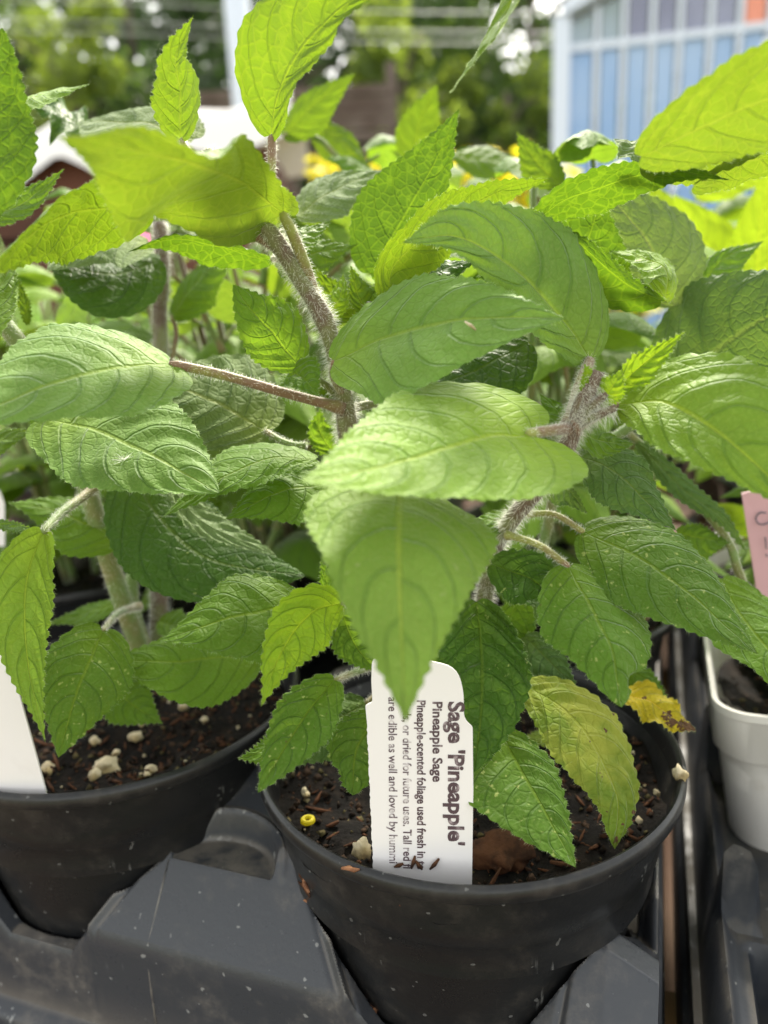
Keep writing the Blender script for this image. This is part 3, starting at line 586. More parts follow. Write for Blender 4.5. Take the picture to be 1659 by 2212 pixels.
# ================================================================== the sage in the front pot
OA = Vector((PA.x, PA.y, ZR - .012)); OB = Vector((PB.x, PB.y, ZR - .012))
sageA = empty('sage_plant', OA, 'large sage in the front black pot, its drooping leaf tip over the printed tag', 'potted plant', 'sage plants in black pots')
sageB = empty('sage_plant', OB, 'leafy sage growing in the left black pot beside the blank white tag', 'potted plant', 'sage plants in black pots')
def pet(lf, pts, r0=.0009, r1=.0007, mat='gpet', fz=7, hl=.0012, pl=None):
    pl = lf.parent.location if pl is None else pl
    n = 22; pp = catmull([P(q) for q in pts], n); rad = [(r0+(r1-r0)*i/(n-1))*(1 + .55*math.exp(-(i/1.6)**2)) for i in range(n)]; rad[-1] *= .5
    mb = MB(); mb.tube(pp, rad, 10); fuzz_tube(mb, pp, rad, fz*2, hl*.9)
    return mb.build('petiole', [M[mat], M['fuzz']], lf, pl)
def A(mids, L, Rp, tw=.34, mat='mid', petiole=None, pm='gpet', pr=(.0009, .0007), root=None, lab=None, **k):
    root = root or sageA; o = leaf(mids, L, Rp, tw, mat, parent=root, org=root.location, **k)
    if petiole: pet(o, petiole, pr[0], pr[1], pm)
    if lab: o['label'] = lab
    return o
def Bl(*a, **k): return A(*a, root=sageB, **k)
# main stem, second stem, side shoot
stem('stem', [(985, 1640, 215), (930, 1450, 212), (830, 1200, 203), (770, 1040, 194), (752, 960, 188), (746, 880, 185), (726, 780, 181), (700, 690, 177), (645, 600, 173), (602, 530, 170), (545, 462, 167), (490, 415, 166), (450, 330, 168)], .0030, .0017, 'stem', sageA, OA, n=90, fz=44, hl=.0021, nodes=(.595, .74, .86))
stem('stem', [(1010, 1640, 215), (1030, 1400, 205), (1065, 1200, 190), (1100, 1130, 178), (1150, 1070, 172), (1200, 1010, 167), (1240, 930, 163), (1262, 870, 160), (1290, 800, 158)], .0026, .0016, 'stem', sageA, OA, n=60, fz=44, hl=.0021, nodes=(.5, .84))
stem('stem', [(770, 880, 188), (830, 860, 192), (835, 800, 192), (800, 735, 188), (790, 690, 184), (800, 655, 181)], .0012, .0009, 'stem', sageA, OA, n=30, fz=14, hl=.0014)
stem('stem', [(1020, 1640, 220), (1110, 1400, 225), (1180, 1150, 222), (1215, 1020, 216), (1350, 930, 210), (1440, 850, 207)], .0018, .0014, 'gstem', sageA, OA, n=30, fz=10, hl=.0014)
# -- leaves above the horizon
A([(608, 458, 165), (520, 388, 150), (400, 345, 130), (250, 308, 114), (116, 292, 104)], (420, 268, 116), (262, 492, 142), .50, 'olive', [(686, 664, 178.5), (662, 585, 173), (648, 545, 170.5), (625, 490, 167), (608, 458, 165)], 'pet', (.0016, .0012), droop=.05, wave=.0030, corr=.0009, cord=.16, lab='broad pale underside of the nearest raised leaf', seed=1)
A([(587, 292, 170), (604, 205, 165), (655, 105, 158), (760, 5, 150), (900, -60, 142)], (648, 190, 158), (462, 170, 172), .34, 'glow', [(560, 440, 168), (585, 370, 170), (587, 292, 170)], 'pet', (.0011, .001), droop=.02, corr=.0011, wave=.0012, seed=2)
A([(392, 300, 178), (392, 210, 175), (385, 120, 172), (418, 32, 168)], (440, 210, 166), (328, 215, 176), .30, 'glow', [(500, 440, 168), (430, 370, 174), (392, 300, 178)], 'pet', (.001, .0009), droop=.05, corr=.0009, seed=3)
A([(420, 300, 205), (310, 262, 212), (172, 262, 220)], (290, 345, 190), (300, 200, 222), .45, 'grey', seed=4, tip=.8)
A([(588, 560, 177), (500, 538, 174), (400, 515, 170), (340, 520, 168), (276, 544, 167)], (430, 492, 166), (440, 556, 178), .45, 'net', [(618, 560, 171), (588, 560, 177)], droop=.3, seed=5)
A([(325, 455, 168), (200, 450, 160), (90, 485, 150), (-60, 620, 140)], (165, 385, 146), (105, 575, 160), .40, 'glow', [(592, 520, 170), (510, 492, 168), (420, 462, 168), (325, 455, 168)], 'pet', (.0016, .0012), corr=.0009, droop=.1, seed=6)
A([(800, 590, 200), (860, 490, 198), (935, 360, 195), (992, 234, 192)], (992, 420, 196), (772, 420, 200), .36, 'net', tip=1.0, corr=.0008, seed=7, droop=.05)
A([(838, 655, 180), (845, 580, 177), (900, 520, 175), (960, 470, 176), (1080, 412, 178), (1192, 385, 180)], (965, 556, 184), (872, 470, 168), .40, 'glow', droop=.1, seed=8, corr=.0007)
A([(1160, 472, 176), (1230, 425, 171), (1350, 385, 166), (1460, 368, 161), (1582, 390, 158)], (1300, 456, 177), (1300, 352, 163), .36, 'net', [(1240, 740, 190), (1170, 600, 186), (1160, 472, 176)], droop=.05, corr=.0009, seed=9)
A([(1235, 650, 196), (1262, 545, 194), (1300, 425, 190)], (1375, 540, 194), (1150, 520, 196), .42, 'net', seed=10, tip=.9, corr=.001)
A([(1460, 660, 207), (1405, 530, 207), (1300, 402, 205)], (1310, 570, 204), (1530, 500, 210), .40, 'grey', seed=11, tip=.75, corr=.0011, cord=.02)
A([(1428, 650, 180), (1345, 610, 178), (1255, 530, 174), (1143, 446, 170)], (1270, 665, 186), (1325, 560, 176), .42, 'net', seed=12, droop=.15)
A([(1440, 650, 187), (1445, 590, 186), (1400, 555, 186), (1318, 543, 187)], (1400, 610, 178), (1480, 590, 192), .36, 'lime', seed=13)
A([(1170, 510, 188), (1100, 455, 190), (1010, 470, 190)], (1080, 520, 178), (1100, 425, 200), .4, 'grey', seed=14)
A([(1210, 400, 228), (1160, 350, 229), (1115, 284, 230)], (1118, 370, 229), (1215, 345, 228), .4, 'glow', seed=15, hairs=60)
A([(640, 465, 215), (720, 408, 215), (835, 365, 214)], (720, 350, 222), (745, 455, 205), .4, 'grey', seed=16)
A([(1275, 775, 178), (1215, 685, 173), (1110, 580, 165), (990, 512, 157), (868, 524, 150)], (1085, 640, 160), (1350, 580, 176), .33, 'sage', [(1232, 918, 163), (1250, 840, 166), (1275, 775, 178)], 'pet', (.0015, .0012), corr=.0012, droop=.22, tip=1.05, seed=17)
A([(1440, 838, 206), (1505, 785, 201), (1660, 682, 190), (1850, 610, 180)], (1465, 610, 207), (1690, 880, 188), .36, 'dgrey', corr=.0010, seed=18, tip=1.1)
A([(1332, 872, 166), (1430, 868, 157), (1560, 940, 145), (1780, 1140, 130)], (1600, 740, 150), (1450, 985, 146), .38, 'soft', [(1235, 925, 162), (1290, 895, 163), (1332, 872, 166)], 'pet', (.0015, .0012), corr=.0010, seed=19, tip=1.1, droop=.2)
A([(1332, 838, 162), (1392, 782, 159), (1482, 715, 155)], (1352, 778, 160), (1415, 815, 156), .36, 'lime', [(1262, 880, 162), (1332, 838, 162)], seed=20)
A([(1285, 880, 160), (1275, 820, 157), (1262, 785, 156)], (1250, 830, 157), (1305, 815, 158), .5, 'lime', seed=21, hairs=100)
A([(1295, 875, 159), (1325, 830, 156), (1345, 800, 156)], (1295, 815, 157), (1352, 850, 155), .5, 'lime', seed=22, hairs=100)
A([(722, 780, 170), (829, 728, 165), (985, 690, 155), (1110, 684, 149), (1224, 688, 144)], (955, 556, 160), (900, 843, 145), .38, 'sage', [(745, 860, 185), (720, 815, 176), (722, 780, 170)], 'pet', (.0009, .0008), tip=1.0, corr=.0007, droop=.16, seed=23, lab='grey green leaf with a dry speck, pointing right')
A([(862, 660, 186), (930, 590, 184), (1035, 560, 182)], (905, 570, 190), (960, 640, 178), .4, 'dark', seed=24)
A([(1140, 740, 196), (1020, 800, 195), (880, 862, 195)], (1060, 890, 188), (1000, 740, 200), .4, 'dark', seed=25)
A([(1138, 938, 150), (1050, 942, 145), (900, 985, 134), (770, 1018, 124), (648, 1042, 117)], (1110, 1085, 126), (1040, 785, 164), .22, 'soft', [(1228, 925, 163), (1190, 930, 155), (1138, 938, 150)], 'pet', (.0013, .0011), tip=.85, cords=(.24, .30), corr=.0009, droop=.1, seed=26, lab='bright folded leaf pointing left across the middle')
A([(866, 1030, 150), (862, 1150, 130), (866, 1330, 118), (876, 1562, 111)], (1095, 1170, 133), (640, 1130, 125), .30, 'soft2', corr=.0009, droop=.15, tip=.95, seed=27, cord=.02, lab='nearest leaf hanging straight down over the tag', wave=.0006)
A([(365, 785, 166), (300, 785, 160), (170, 808, 152), (0, 870, 143), (-160, 940, 138)], (215, 905, 142), (250, 655, 172), .34, 'sage', [(742, 882, 184), (620, 850, 179), (480, 810, 172), (365, 785, 166)], 'pet', (.0013, .0011), corr=.0010, droop=.1, seed=28, cord=.12, lab='large leaf on a long purplish stalk reaching left')
A([(572, 930, 195), (500, 885, 195), (420, 848, 195), (325, 812, 195)], (400, 955, 186), (590, 770, 206), .45, 'grey', [(660, 965, 190), (615, 955, 192), (572, 930, 195)], corr=.0012, tip=.8, seed=29, cord=.14)
A([(648, 790, 176), (595, 725, 173), (545, 670, 170), (503, 615, 168)], (518, 745, 168), (655, 670, 178), .42, 'mid', [(735, 860, 185), (690, 820, 180), (648, 790, 176)], seed=30, tip=.8)
A([(625, 800, 176), (655, 815, 172), (688, 856, 168)], (690, 770, 172), (600, 825, 172), .3, 'mid', seed=31, tip=1.0)
A([(682, 992, 181), (590, 985, 178), (480, 1030, 172), (347, 1120, 168)], (545, 1050, 170), (520, 945, 186), .40, 'mid', seed=32)
A([(720, 1040, 186), (600, 1062, 180), (485, 1122, 175)], (610, 1140, 174), (590, 1005, 186), .45, 'mid', seed=33)
A([(728, 992, 196), (690, 930, 196), (692, 880, 196)], (660, 940, 196), (728, 930, 196), .5, 'mid', seed=34)
A([(765, 690, 190), (720, 640, 188), (680, 580, 187)], (690, 660, 188), (760, 620, 188), .4, 'glow', seed=35)
A([(800, 690, 182), (775, 640, 180), (757, 572, 180)], (752, 640, 180), (812, 620, 182), .4, 'glow', seed=36)
A([(805, 695, 184), (815, 650, 182), (822, 590, 184)], (790, 640, 182), (848, 640, 182), .4, 'lime', seed=37)
A([(600, 580, 200), (680, 545, 200), (770, 530, 200)], (680, 500, 204), (690, 600, 196), .4, 'glow', seed=38, hairs=50)
# -- lower leaves
A([(652, 1298, 176), (600, 1310, 173), (490, 1335, 168), (341, 1386, 164)], (580, 1430, 160), (535, 1222, 178), .38, 'mid', [(760, 1330, 190), (700, 1300, 180), (652, 1298, 176)], seed=40)
A([(736, 1303, 166), (672, 1325, 163), (608, 1410, 160), (563, 1528, 157)], (712, 1400, 163), (565, 1345, 158), .36, 'lime', [(850, 1330, 190), (790, 1315, 176), (736, 1303, 166)], seed=41)
A([(755, 1320, 185), (712, 1275, 182), (692, 1210, 182)], (678, 1270, 182), (748, 1240, 182), .4, 'mid', seed=42)
A([(738, 1325, 176), (765, 1390, 174), (812, 1450, 171)], (815, 1370, 173), (715, 1400, 173), .45, 'mid', seed=43, tip=.8)
A([(880, 1400, 182), (950, 1400, 178), (1008, 1412, 176)], (935, 1360, 180), (935, 1440, 175), .35, 'mid', seed=44)
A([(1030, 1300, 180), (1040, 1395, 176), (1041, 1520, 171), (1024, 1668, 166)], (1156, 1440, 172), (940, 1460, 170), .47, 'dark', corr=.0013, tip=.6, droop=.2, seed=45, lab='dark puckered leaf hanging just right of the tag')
A([(1085, 1585, 177), (1120, 1650, 173), (1175, 1745, 166), (1244, 1874, 158)], (1190, 1625, 174), (1008, 1725, 163), .34, 'spot', [(1040, 1480, 196), (1060, 1530, 186), (1085, 1585, 177)], seed=46, tip=.85)
A([(1230, 1225, 167), (1275, 1305, 161), (1322, 1400, 155), (1342, 1528, 151)], (1420, 1345, 164), (1175, 1370, 156), .42, 'spot', [(1095, 1155, 178), (1165, 1178, 172), (1230, 1225, 167)], 'pet', (.0009, .0007), seed=47, tip=.65, notch=(.84, .75, -1, .05), cord=.10, lab='speckled leaf with a bitten out end')
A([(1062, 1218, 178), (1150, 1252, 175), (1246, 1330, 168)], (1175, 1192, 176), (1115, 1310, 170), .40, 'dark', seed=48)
A([(1262, 1150, 176), (1370, 1195, 171), (1490, 1280, 165), (1636, 1412, 158)], (1475, 1140, 176), (1330, 1300, 162), .36, 'spot', [(1140, 1110, 184), (1200, 1112, 181), (1262, 1150, 176)], 'pet', (.0008, .0007), seed=49, tip=.85, lab='long speckled leaf reaching toward the white pot')
A([(1250, 985, 181), (1320, 1010, 178), (1390, 1075, 176), (1463, 1148, 173)], (1395, 985, 180), (1290, 1080, 174), .40, 'dgrey', seed=50)
A([(1140, 1482, 186), (1222, 1532, 182), (1292, 1622, 177), (1335, 1725, 173), (1328, 1834, 171)], (1358, 1552, 182), (1204, 1628, 172), .40, 'yellow', [(1060, 1440, 198), (1100, 1462, 190), (1140, 1482, 184)], corr=.0014, seed=51, tip=.62, droop=.25, lab='yellowing leaf with brown blotches lying over the soil')
A([(1135, 1375, 198), (1190, 1430, 195), (1250, 1490, 192)], (1225, 1400, 196), (1130, 1460, 192), .4, 'dgrey', seed=52)
A([(1345, 1498, 202), (1400, 1512, 200), (1450, 1545, 198), (1505, 1580, 198)], (1425, 1480, 203), (1380, 1545, 197), .40, 'autumn', seed=53, tip=.8, wave=.0015, lab='yellow leaf dying to brown over the back rim')
A([(1345, 1440, 214), (1400, 1470, 212), (1452, 1525, 210)], (1420, 1455, 213), (1370, 1510, 210), .4, 'mid', seed=54)
A([(722, 1470, 174), (670, 1530, 170), (612, 1620, 165), (557, 1713, 160)], (718, 1590, 165), (598, 1515, 168), .40, 'spot', [(850, 1430, 200), (780, 1448, 188), (722, 1470, 174)], seed=55, tip=.8)
A([(790, 1520, 192), (700, 1570, 186), (600, 1650, 182)], (745, 1640, 184), (640, 1530, 188), .42, 'dgrey', [(850, 1470, 200), (790, 1520, 192)], seed=56, tip=.7)
A([(640, 1580, 184), (570, 1620, 180), (512, 1640, 177)], (580, 1668, 177), (570, 1590, 182), .42, 'mid', seed=57)
A([(815, 1545, 180), (770, 1620, 176), (762, 1718, 172)], (860, 1640, 176), (698, 1615, 175), .45, 'spot', [(860, 1480, 200), (840, 1520, 190), (815, 1545, 180)], seed=58, tip=.6, tooth=.001, notch=(.75, .3, 1, .08))
A([(1120, 1290, 200), (1080, 1400, 205), (1090, 1500, 205)], (1150, 1400, 203), (1040, 1400, 204), .4, 'dark', seed=59)
A([(1240, 1560, 222), (1180, 1590, 218), (1110, 1600, 216)], (1170, 1625, 214), (1180, 1560, 222), .4, 'yellow', seed=60, hairs=60)
# -- top right
A([(1120, -70, 150), (1085, 30, 150), (1025, 125, 150), (972, 203, 150)], (1070, 85, 140), (1045, 60, 158), .35, 'glow', seed=61, hairs=420)
A([(1385, 338, 146), (1500, 280, 142), (1680, 205, 137), (1980, 140, 130)], (1700, 300, 144), (1650, 70, 126), .46, 'olive', seed=62, tip=.9, corr=.0009, lab='broad backlit leaf arching at the upper right')
A([(1390, 350, 160), (1530, 305, 158), (1740, 280, 156)], (1560, 375, 168), (1540, 256, 152), .40, 'olive', seed=63, tip=.8)
A([(1420, 345, 170), (1370, 310, 172), (1325, 300, 175)], (1370, 350, 166), (1380, 270, 178), .4, 'grey', seed=64, wave=.001)
A([(1500, 400, 170), (1600, 345, 168), (1760, 350, 166)], (1610, 392, 176), (1600, 310, 162), .4, 'olive', seed=65)
A([(1400, 625, 215), (1530, 600, 215), (1660, 620, 215)], (1530, 580, 220), (1530, 650, 210), .4, 'glow', seed=66)
for k, (m_, l_, r_, mt) in enumerate((([(752, 862, 187), (780, 820, 184), (822, 800, 183)], (778, 845, 182), (800, 790, 186), 'mid'), ([(738, 850, 186), (700, 830, 184), (672, 800, 184)], (700, 862, 182), (690, 800, 187), 'glow'),
        ([(705, 690, 180), (735, 640, 181), (742, 590, 184)], (708, 630, 182), (765, 640, 182), 'lime'), ([(620, 540, 176), (660, 500, 182), (715, 480, 188)], (650, 470, 186), (680, 530, 180), 'glow'),
        ([(1240, 935, 166), (1200, 880, 172), (1165, 850, 176)], (1165, 895, 170), (1215, 850, 176), 'mid'), ([(1245, 930, 168), (1300, 950, 172), (1370, 960, 176)], (1310, 920, 176), (1300, 990, 170), 'mid'),
        ([(1110, 1135, 180), (1060, 1120, 182), (1010, 1130, 184)], (1060, 1150, 178), (1055, 1090, 186), 'mid'), ([(1180, 1040, 172), (1230, 1060, 178), (1270, 1110, 182)], (1260, 1060, 180), (1205, 1095, 176), 'dgrey'),
        ([(545, 465, 169), (520, 430, 176), (505, 385, 182)], (490, 430, 178), (545, 420, 178), 'glow'), ([(1500, 640, 212), (1560, 560, 214), (1650, 520, 216)], (1545, 530, 216), (1600, 600, 210), 'mid'))):
    A(m_, l_, r_, .38, mt, seed=140+k, hairs=60, tip=1.0, tooth=.0004)
# bracts and white hair at the second stem's tip
for k, (x0, y0, x1, y1) in enumerate(((1235, 915, 1270, 830), (1250, 915, 1310, 850), (1245, 922, 1330, 880))):
    pp = catmull([P((x0, y0, 162)), P(((x0+x1)/2-6, (y0+y1)/2, 159)), P((x1, y1, 158))], 14); mb = MB(); mb.tube(pp, [.0009]*14, 8); fuzz_tube(mb, pp, .0009, 34, .0028, .00007)
    mb.build('bract', [M['stem'], M['fuzz']], sageA, OA)
# ================================================================== the sage in the left pot
stem('stem', [(310, 1420, 242), (265, 1300, 235), (225, 1180, 226), (190, 1060, 218), (150, 960, 212), (80, 800, 204), (0, 690, 196), (-40, 650, 194)], .0030, .0022, 'gstem', sageB, OB, n=50, fz=12, hl=.0016)
stem('stem', [(320, 1420, 246), (290, 1330, 244), (285, 1250, 243), (300, 1190, 243)], .0026, .002, 'gstem', sageB, OB, n=24, fz=6)
stem('stem', [(345, 1420, 250), (345, 1250, 250), (350, 1050, 250), (352, 850, 248), (345, 690, 245), (350, 560, 240), (345, 480, 238)], .0030, .0021, 'stem', sageB, OB, n=60, fz=40, hl=.0020, nodes=(.86,))
Bl([(92, 1152, 176), (58, 1260, 173), (60, 1420, 171), (98, 1604, 170)], (118, 1300, 176), (-32, 1290, 166), .34, 'soft', [(240, 1022, 200), (190, 1065, 194), (130, 1110, 184), (92, 1152, 176)], pr=(.0012, .001), seed=70, fold=.1, lab='long narrow leaf hanging down over the blank tag')
Bl([(-60, 1130, 195), (0, 1134, 190), (92, 1152, 176)], (10, 1122, 190), (10, 1146, 188), .5, 'mid', seed=71, hairs=40)
Bl([(222, 1364, 195), (198, 1420, 190), (165, 1500, 185), (126, 1637, 180)], (298, 1460, 192), (88, 1420, 184), .36, 'spot', [(300, 1310, 232), (255, 1325, 212), (222, 1364, 195)], seed=72, tip=.85, cord=.12)
Bl([(558, 1412, 212), (480, 1418, 208), (380, 1427, 203), (238, 1426, 198)], (420, 1530, 196), (420, 1345, 212), .42, 'mid', [(640, 1400, 222), (558, 1412, 212)], seed=73, tip=.8)
Bl([(230, 1480, 212), (290, 1525, 210), (352, 1564, 208)], (335, 1480, 212), (240, 1565, 206), .4, 'mid', seed=74)
Bl([(262, 1165, 222), (200, 1135, 220), (110, 1100, 218), (14, 1085, 216)], (140, 1195, 212), (170, 1055, 226), .36, 'mid', seed=75)
Bl([(108, 905, 182), (200, 925, 179), (310, 972, 173), (474, 1065, 165)], (370, 845, 184), (150, 1040, 166), .40, 'sage', [(-20, 860, 190), (50, 880, 186), (108, 905, 182)], seed=76, tip=.75, cord=.16, corr=.001, lab='leaf with a tuft of white fluff, pointing right')
Bl([(290, 1020, 212), (340, 1110, 208), (450, 1205, 203), (660, 1245, 198)], (480, 1095, 214), (250, 1215, 200), .36, 'dark', seed=77, tip=.7)
Bl([(360, 1040, 200), (440, 1130, 198), (596, 1198, 198)], (400, 1140, 196), (480, 1115, 202), .42, 'under', seed=78, tip=.8)
Bl([(345, 1340, 240), (380, 1350, 236), (430, 1345, 234)], (380, 1310, 240), (385, 1380, 230), .4, 'mid', seed=79)
Bl([(255, 1300, 240), (160, 1330, 236), (92, 1350, 232)], (165, 1355, 232), (160, 1310, 240), .4, 'mid', [(290, 1290, 243), (255, 1300, 240)], seed=80)
Bl([(-60, 470, 148), (-35, 360, 148), (-22, 230, 150), (5, 60, 150)], (-125, 250, 150), (82, 250, 150), .40, 'net', seed=81, tip=.6, corr=.0008, lab='backlit rounded leaf at the left edge')
Bl([(30, 218, 190), (110, 196, 190), (194, 182, 190)], (110, 188, 200), (115, 212, 182), .4, 'soft', seed=82)
Bl([(190, 275, 232), (120, 238, 228), (66, 225, 225)], (110, 290, 222), (130, 205, 236), .4, 'dark', seed=83, wave=.003)
Bl([(320, 520, 222), (200, 515, 214), (102, 584, 208)], (215, 570, 204), (200, 462, 228), .42, 'grey', seed=84, tip=.8)
Bl([(345, 560, 226), (230, 590, 222), (80, 545, 220)], (230, 680, 214), (215, 540, 230), .42, 'dark', seed=85)
Bl([(60, 700, 205), (50, 650, 205), (40, 600, 206)], (36, 650, 205), (66, 660, 205), .4, 'glow', seed=86, hairs=40)
Bl([(-60, 760, 160), (-20, 650, 170), (40, 540, 180)], (-60, 640, 170), (40, 640, 170), .4, 'glow', seed=87)
Bl([(370, 680, 248), (430, 600, 246), (520, 540, 244)], (400, 590, 250), (490, 620, 240), .4, 'mid', [(352, 850, 248), (380, 730, 248), (370, 680, 248)], 'pet', seed=88)
Bl([(-60, 470, 190), (40, 440, 192), (140, 365, 196)], (40, 400, 194), (70, 460, 190), .4, 'mid', seed=89)
Bl([(-80, 1000, 205), (0, 950, 202), (80, 930, 200)], (0, 920, 206), (0, 985, 198), .4, 'glow', seed=90)
q = P((268, 995, 172)); mb = MB()
for k in range(60):
    d = Vector((rnd.uniform(-1, 1), rnd.uniform(-1, .2), rnd.uniform(-.2, 1))); mb.hair(q, d, rnd.uniform(.001, .004), .00006)
tag(mb.build('seed_fluff', [M['fuzz']], None, q), 'tuft of white seed fluff stuck on a leaf at left', 'seed fluff')
q = P((1017, 703, 150)); mb = MB(); mb.tube([q + Vector((-.0012, 0, .0008)), q, q + Vector((.0010, 0, -.0009))], [.0002, .0004, .0002], 6)
tag(mb.build('wood_splinter', [M['perlite']], None, q), 'pale dry sliver lying on the grey green leaf', 'wood splinter')
# ================================================================== plants in the rows behind
def copy_tree(o, parent=None):
    c = o.copy(); C.objects.link(c)
    if parent is not None: c.parent = parent
    for ch in list(o.children): copy_tree(ch, c)
    return c
def rear_plant(name, loc, seed, H, mats, label, cat='potted plant', group='leafy plants in the rows behind', nst=4, ll=.062, spread=.5):
    rs = random.Random(seed); root = empty(name, loc, label, cat, group); O = Vector(loc)
    for s in range(nst):
        an = rs.uniform(0, 6.28); ln = Vector((math.cos(an), math.sin(an), 0))*rs.uniform(.10, .30)*spread; h = H*rs.uniform(.78, 1.05)
        b0 = O + Vector((math.cos(an), math.sin(an), 0))*.008
        pts = catmull([b0, b0 + Vector((0, 0, h*.45)) + ln*h*.5, b0 + Vector((0, 0, h)) + ln*h*1.3], 20)
        mb = MB(); mb.tube(pts, [.0024 - .0012*i/19 for i in range(20)], 8); mb.build('stem', [M['stem' if seed % 2 else 'gstem']], root, O)
        nn = max(4, int(h/.030)); a0 = rs.uniform(0, 3)
        for k in range(1, nn+1):
            p = pts[min(19, int(19*k/nn))]
            for sd_ in (0, 1):
                aa = a0 + k*math.pi/2 + sd_*math.pi + rs.uniform(-.3, .3); d = Vector((math.cos(aa), math.sin(aa), 0)); top = k/nn
                L_ = ll*rs.uniform(.75, 1.2)*(1.0 - .45*max(0, top-.6)/.4); pl = L_*.35; up = rs.uniform(.0, .35) + .9*max(0, top-.55)
                q0 = p + d*pl*.9 + Vector((0, 0, pl*(.5+up*.5))); q1 = q0 + d*L_*.5 + Vector((0, 0, L_*.5*(up*.8))); q2 = q0 + d*L_*(.95) + Vector((0, 0, L_*(up*.6 - .35)))
                sdv = d.cross(Vector((0, 0, 1))).normalized()*L_*.30 + Vector((0, 0, rs.uniform(-.25, .25)*L_*.3)); md = q0.lerp(q2, .36).lerp(q1, .5)
                def stalk(mb, a=p, b=q0): mb.tube([a, a.lerp(b, .5) + Vector((0, 0, .001)), b], .0009, 6, 2, cap=False)
                leaf([q0, q1, q2], md - sdv, md + sdv, .36, rs.choice(mats), parent=root, org=O, hairs=0, nu=34, nv=4, pts=True, droop=rs.uniform(.1, .3), tip=rs.uniform(.8, 1.1), seed=seed*100+k*2+sd_, extra=stalk, corr=.0008)
    return root
soilP = tag(bpy.data.objects.new('potting_soil', None), None, None); bpy.data.objects.remove(soilP)
potA = [o for o in bpy.data.objects if o.name.startswith('flower_pot')][0]
soil0 = None
rear_lab = {}
def rear_spot(a, b, src, rz, lab, sc=1.0, z=0.0, wpot=False):
    """pot, soil and a copy of a built plant at tray place (a, b)"""
    global soil0
    c = T(a, b, z)
    if not wpot:
        p = potA.copy(); C.objects.link(p); p.location = c - Vector((0, 0, .0862)); p['label'] = 'round black pot ' + lab; p['group'] = 'round black nursery pots'
        if soil0 is None: soil0 = soil(c, crumbs=250, label='soil ' + lab, seed=31)
        else:
            q = soil0.copy(); C.objects.link(q); q.location = c + Vector((0, 0, -.0115)); q['label'] = 'soil ' + lab
    if src is None: return None
    r = copy_tree(src) if src.get('used') else src
    src['used'] = 1; r.location = c + Vector((0, 0, -.012)); r.rotation_euler = (0, 0, rz); r.scale = (sc, sc, sc); r['label'] = lab
    return r
Z0 = (0, 0, 0)
pr1 = rear_plant('sage_plant', Z0, 11, .18, ['mid', 'glow', 'grey', 'soft'], '', nst=5, spread=.7)
pr2 = rear_plant('sage_plant', Z0, 12, .20, ['glow', 'mid', 'lime', 'glow'], '', nst=5, spread=.7)
pr3 = rear_plant('sage_plant', Z0, 13, .18, ['lime', 'glow', 'lime'], '', ll=.072)
pr4 = rear_plant('sage_plant', Z0, 14, .19, ['mid', 'soft', 'glow', 'mid', 'lime'], '', ll=.060, nst=6, spread=.8)
spots = [(.057, -.114, pr4, .4, 'second row plant directly behind the front sage', .85), (-.057, -.114, pr1, 1.1, 'second row plant behind the left sage', .85), (-.171, -.114, pr4, 2.2, 'second row plant at the left edge of the tray', .9),
         (.057, -.228, pr2, .2, 'third row plant behind the front sage', .72), (-.057, -.228, pr1, 2.9, 'third row plant between front sage and left sage', 1.0), (-.171, -.228, pr2, 3.6, 'third row plant at the left edge of the tray', .8),
         (.057, -.42, pr1, .6, 'fourth row plant in line with the front sage', .85), (-.09, -.42, pr3, 5.2, 'fourth row lime plant left of the middle', .9), (-.24, -.42, pr1, 4.1, 'fourth row plant near the left edge', .95),
         (.20, -.36, pr3, .0, 'tall glowing lime plant behind the white square pots', 1.10), (.33, -.40, pr3, 2.0, 'tall glowing lime plant at the far right', 1.10),
         (.18, -.62, pr2, 1.7, 'fifth row plant right of the middle', .82), (.0, -.60, pr2, 2.6, 'fifth row plant in the middle', .8), (-.20, -.62, pr3, 3.3, 'fifth row lime plant left of the middle', .95), (-.40, -.60, pr1, .9, 'fifth row plant at the left', 1.0), (.36, -.66, pr1, 4.4, 'fifth row plant at the right', 1.2),
         (-.57, -.85, pr2, 5.5, 'sixth row plant at the far left', 1.05), (-.33, -.85, pr1, 2.4, 'sixth row plant left of the middle', 1.2), (-.10, -.85, pr3, 1.0, 'sixth row lime plant near the middle', .85), (.13, -.85, pr2, 3.0, 'sixth row plant right of the middle', .85), (.36, -.88, pr3, 4.0, 'sixth row lime plant at the right', 1.0), (.60, -.85, pr1, .3, 'sixth row plant at the far right', 1.2)]
for a, b, src, rz, lab, sc in spots: rear_spot(a, b, src, rz, lab, sc)
for (a, b), rz, lab in (((RA+.0455, -.0835), 1.0, 'low green plant in the nearest white square pot'), ((RA+.050, -.185), 4.0, 'low green plant in the second white square pot')):
    r = copy_tree(pr4); r.location = T(a, b, -.016); r.scale = (.45, .45, .45); r.rotation_euler = (0, 0, rz); r['label'] = lab
sw = empty('sage_plant', T(RA+.0455, -.0835, -.016), 'plant overhanging the white square pot from the right edge', 'potted plant', 'leafy plants in the rows behind')
A([(1560, 1250, 205), (1610, 1340, 196), (1680, 1430, 188), (1730, 1560, 180)], (1720, 1330, 196), (1570, 1420, 186), .40, 'mid', root=sw, seed=101, lab='broad leaf hanging over the pot rim')
A([(1462, 1150, 215), (1510, 1160, 213), (1578, 1172, 212)], (1515, 1130, 214), (1500, 1220, 210), .4, 'mid', root=sw, seed=102)
A([(1380, 960, 215), (1480, 1060, 212), (1560, 1120, 210), (1612, 1192, 210)], (1510, 1050, 212), (1470, 1085, 212), .4, 'dgrey', root=sw, seed=103, tip=.8)
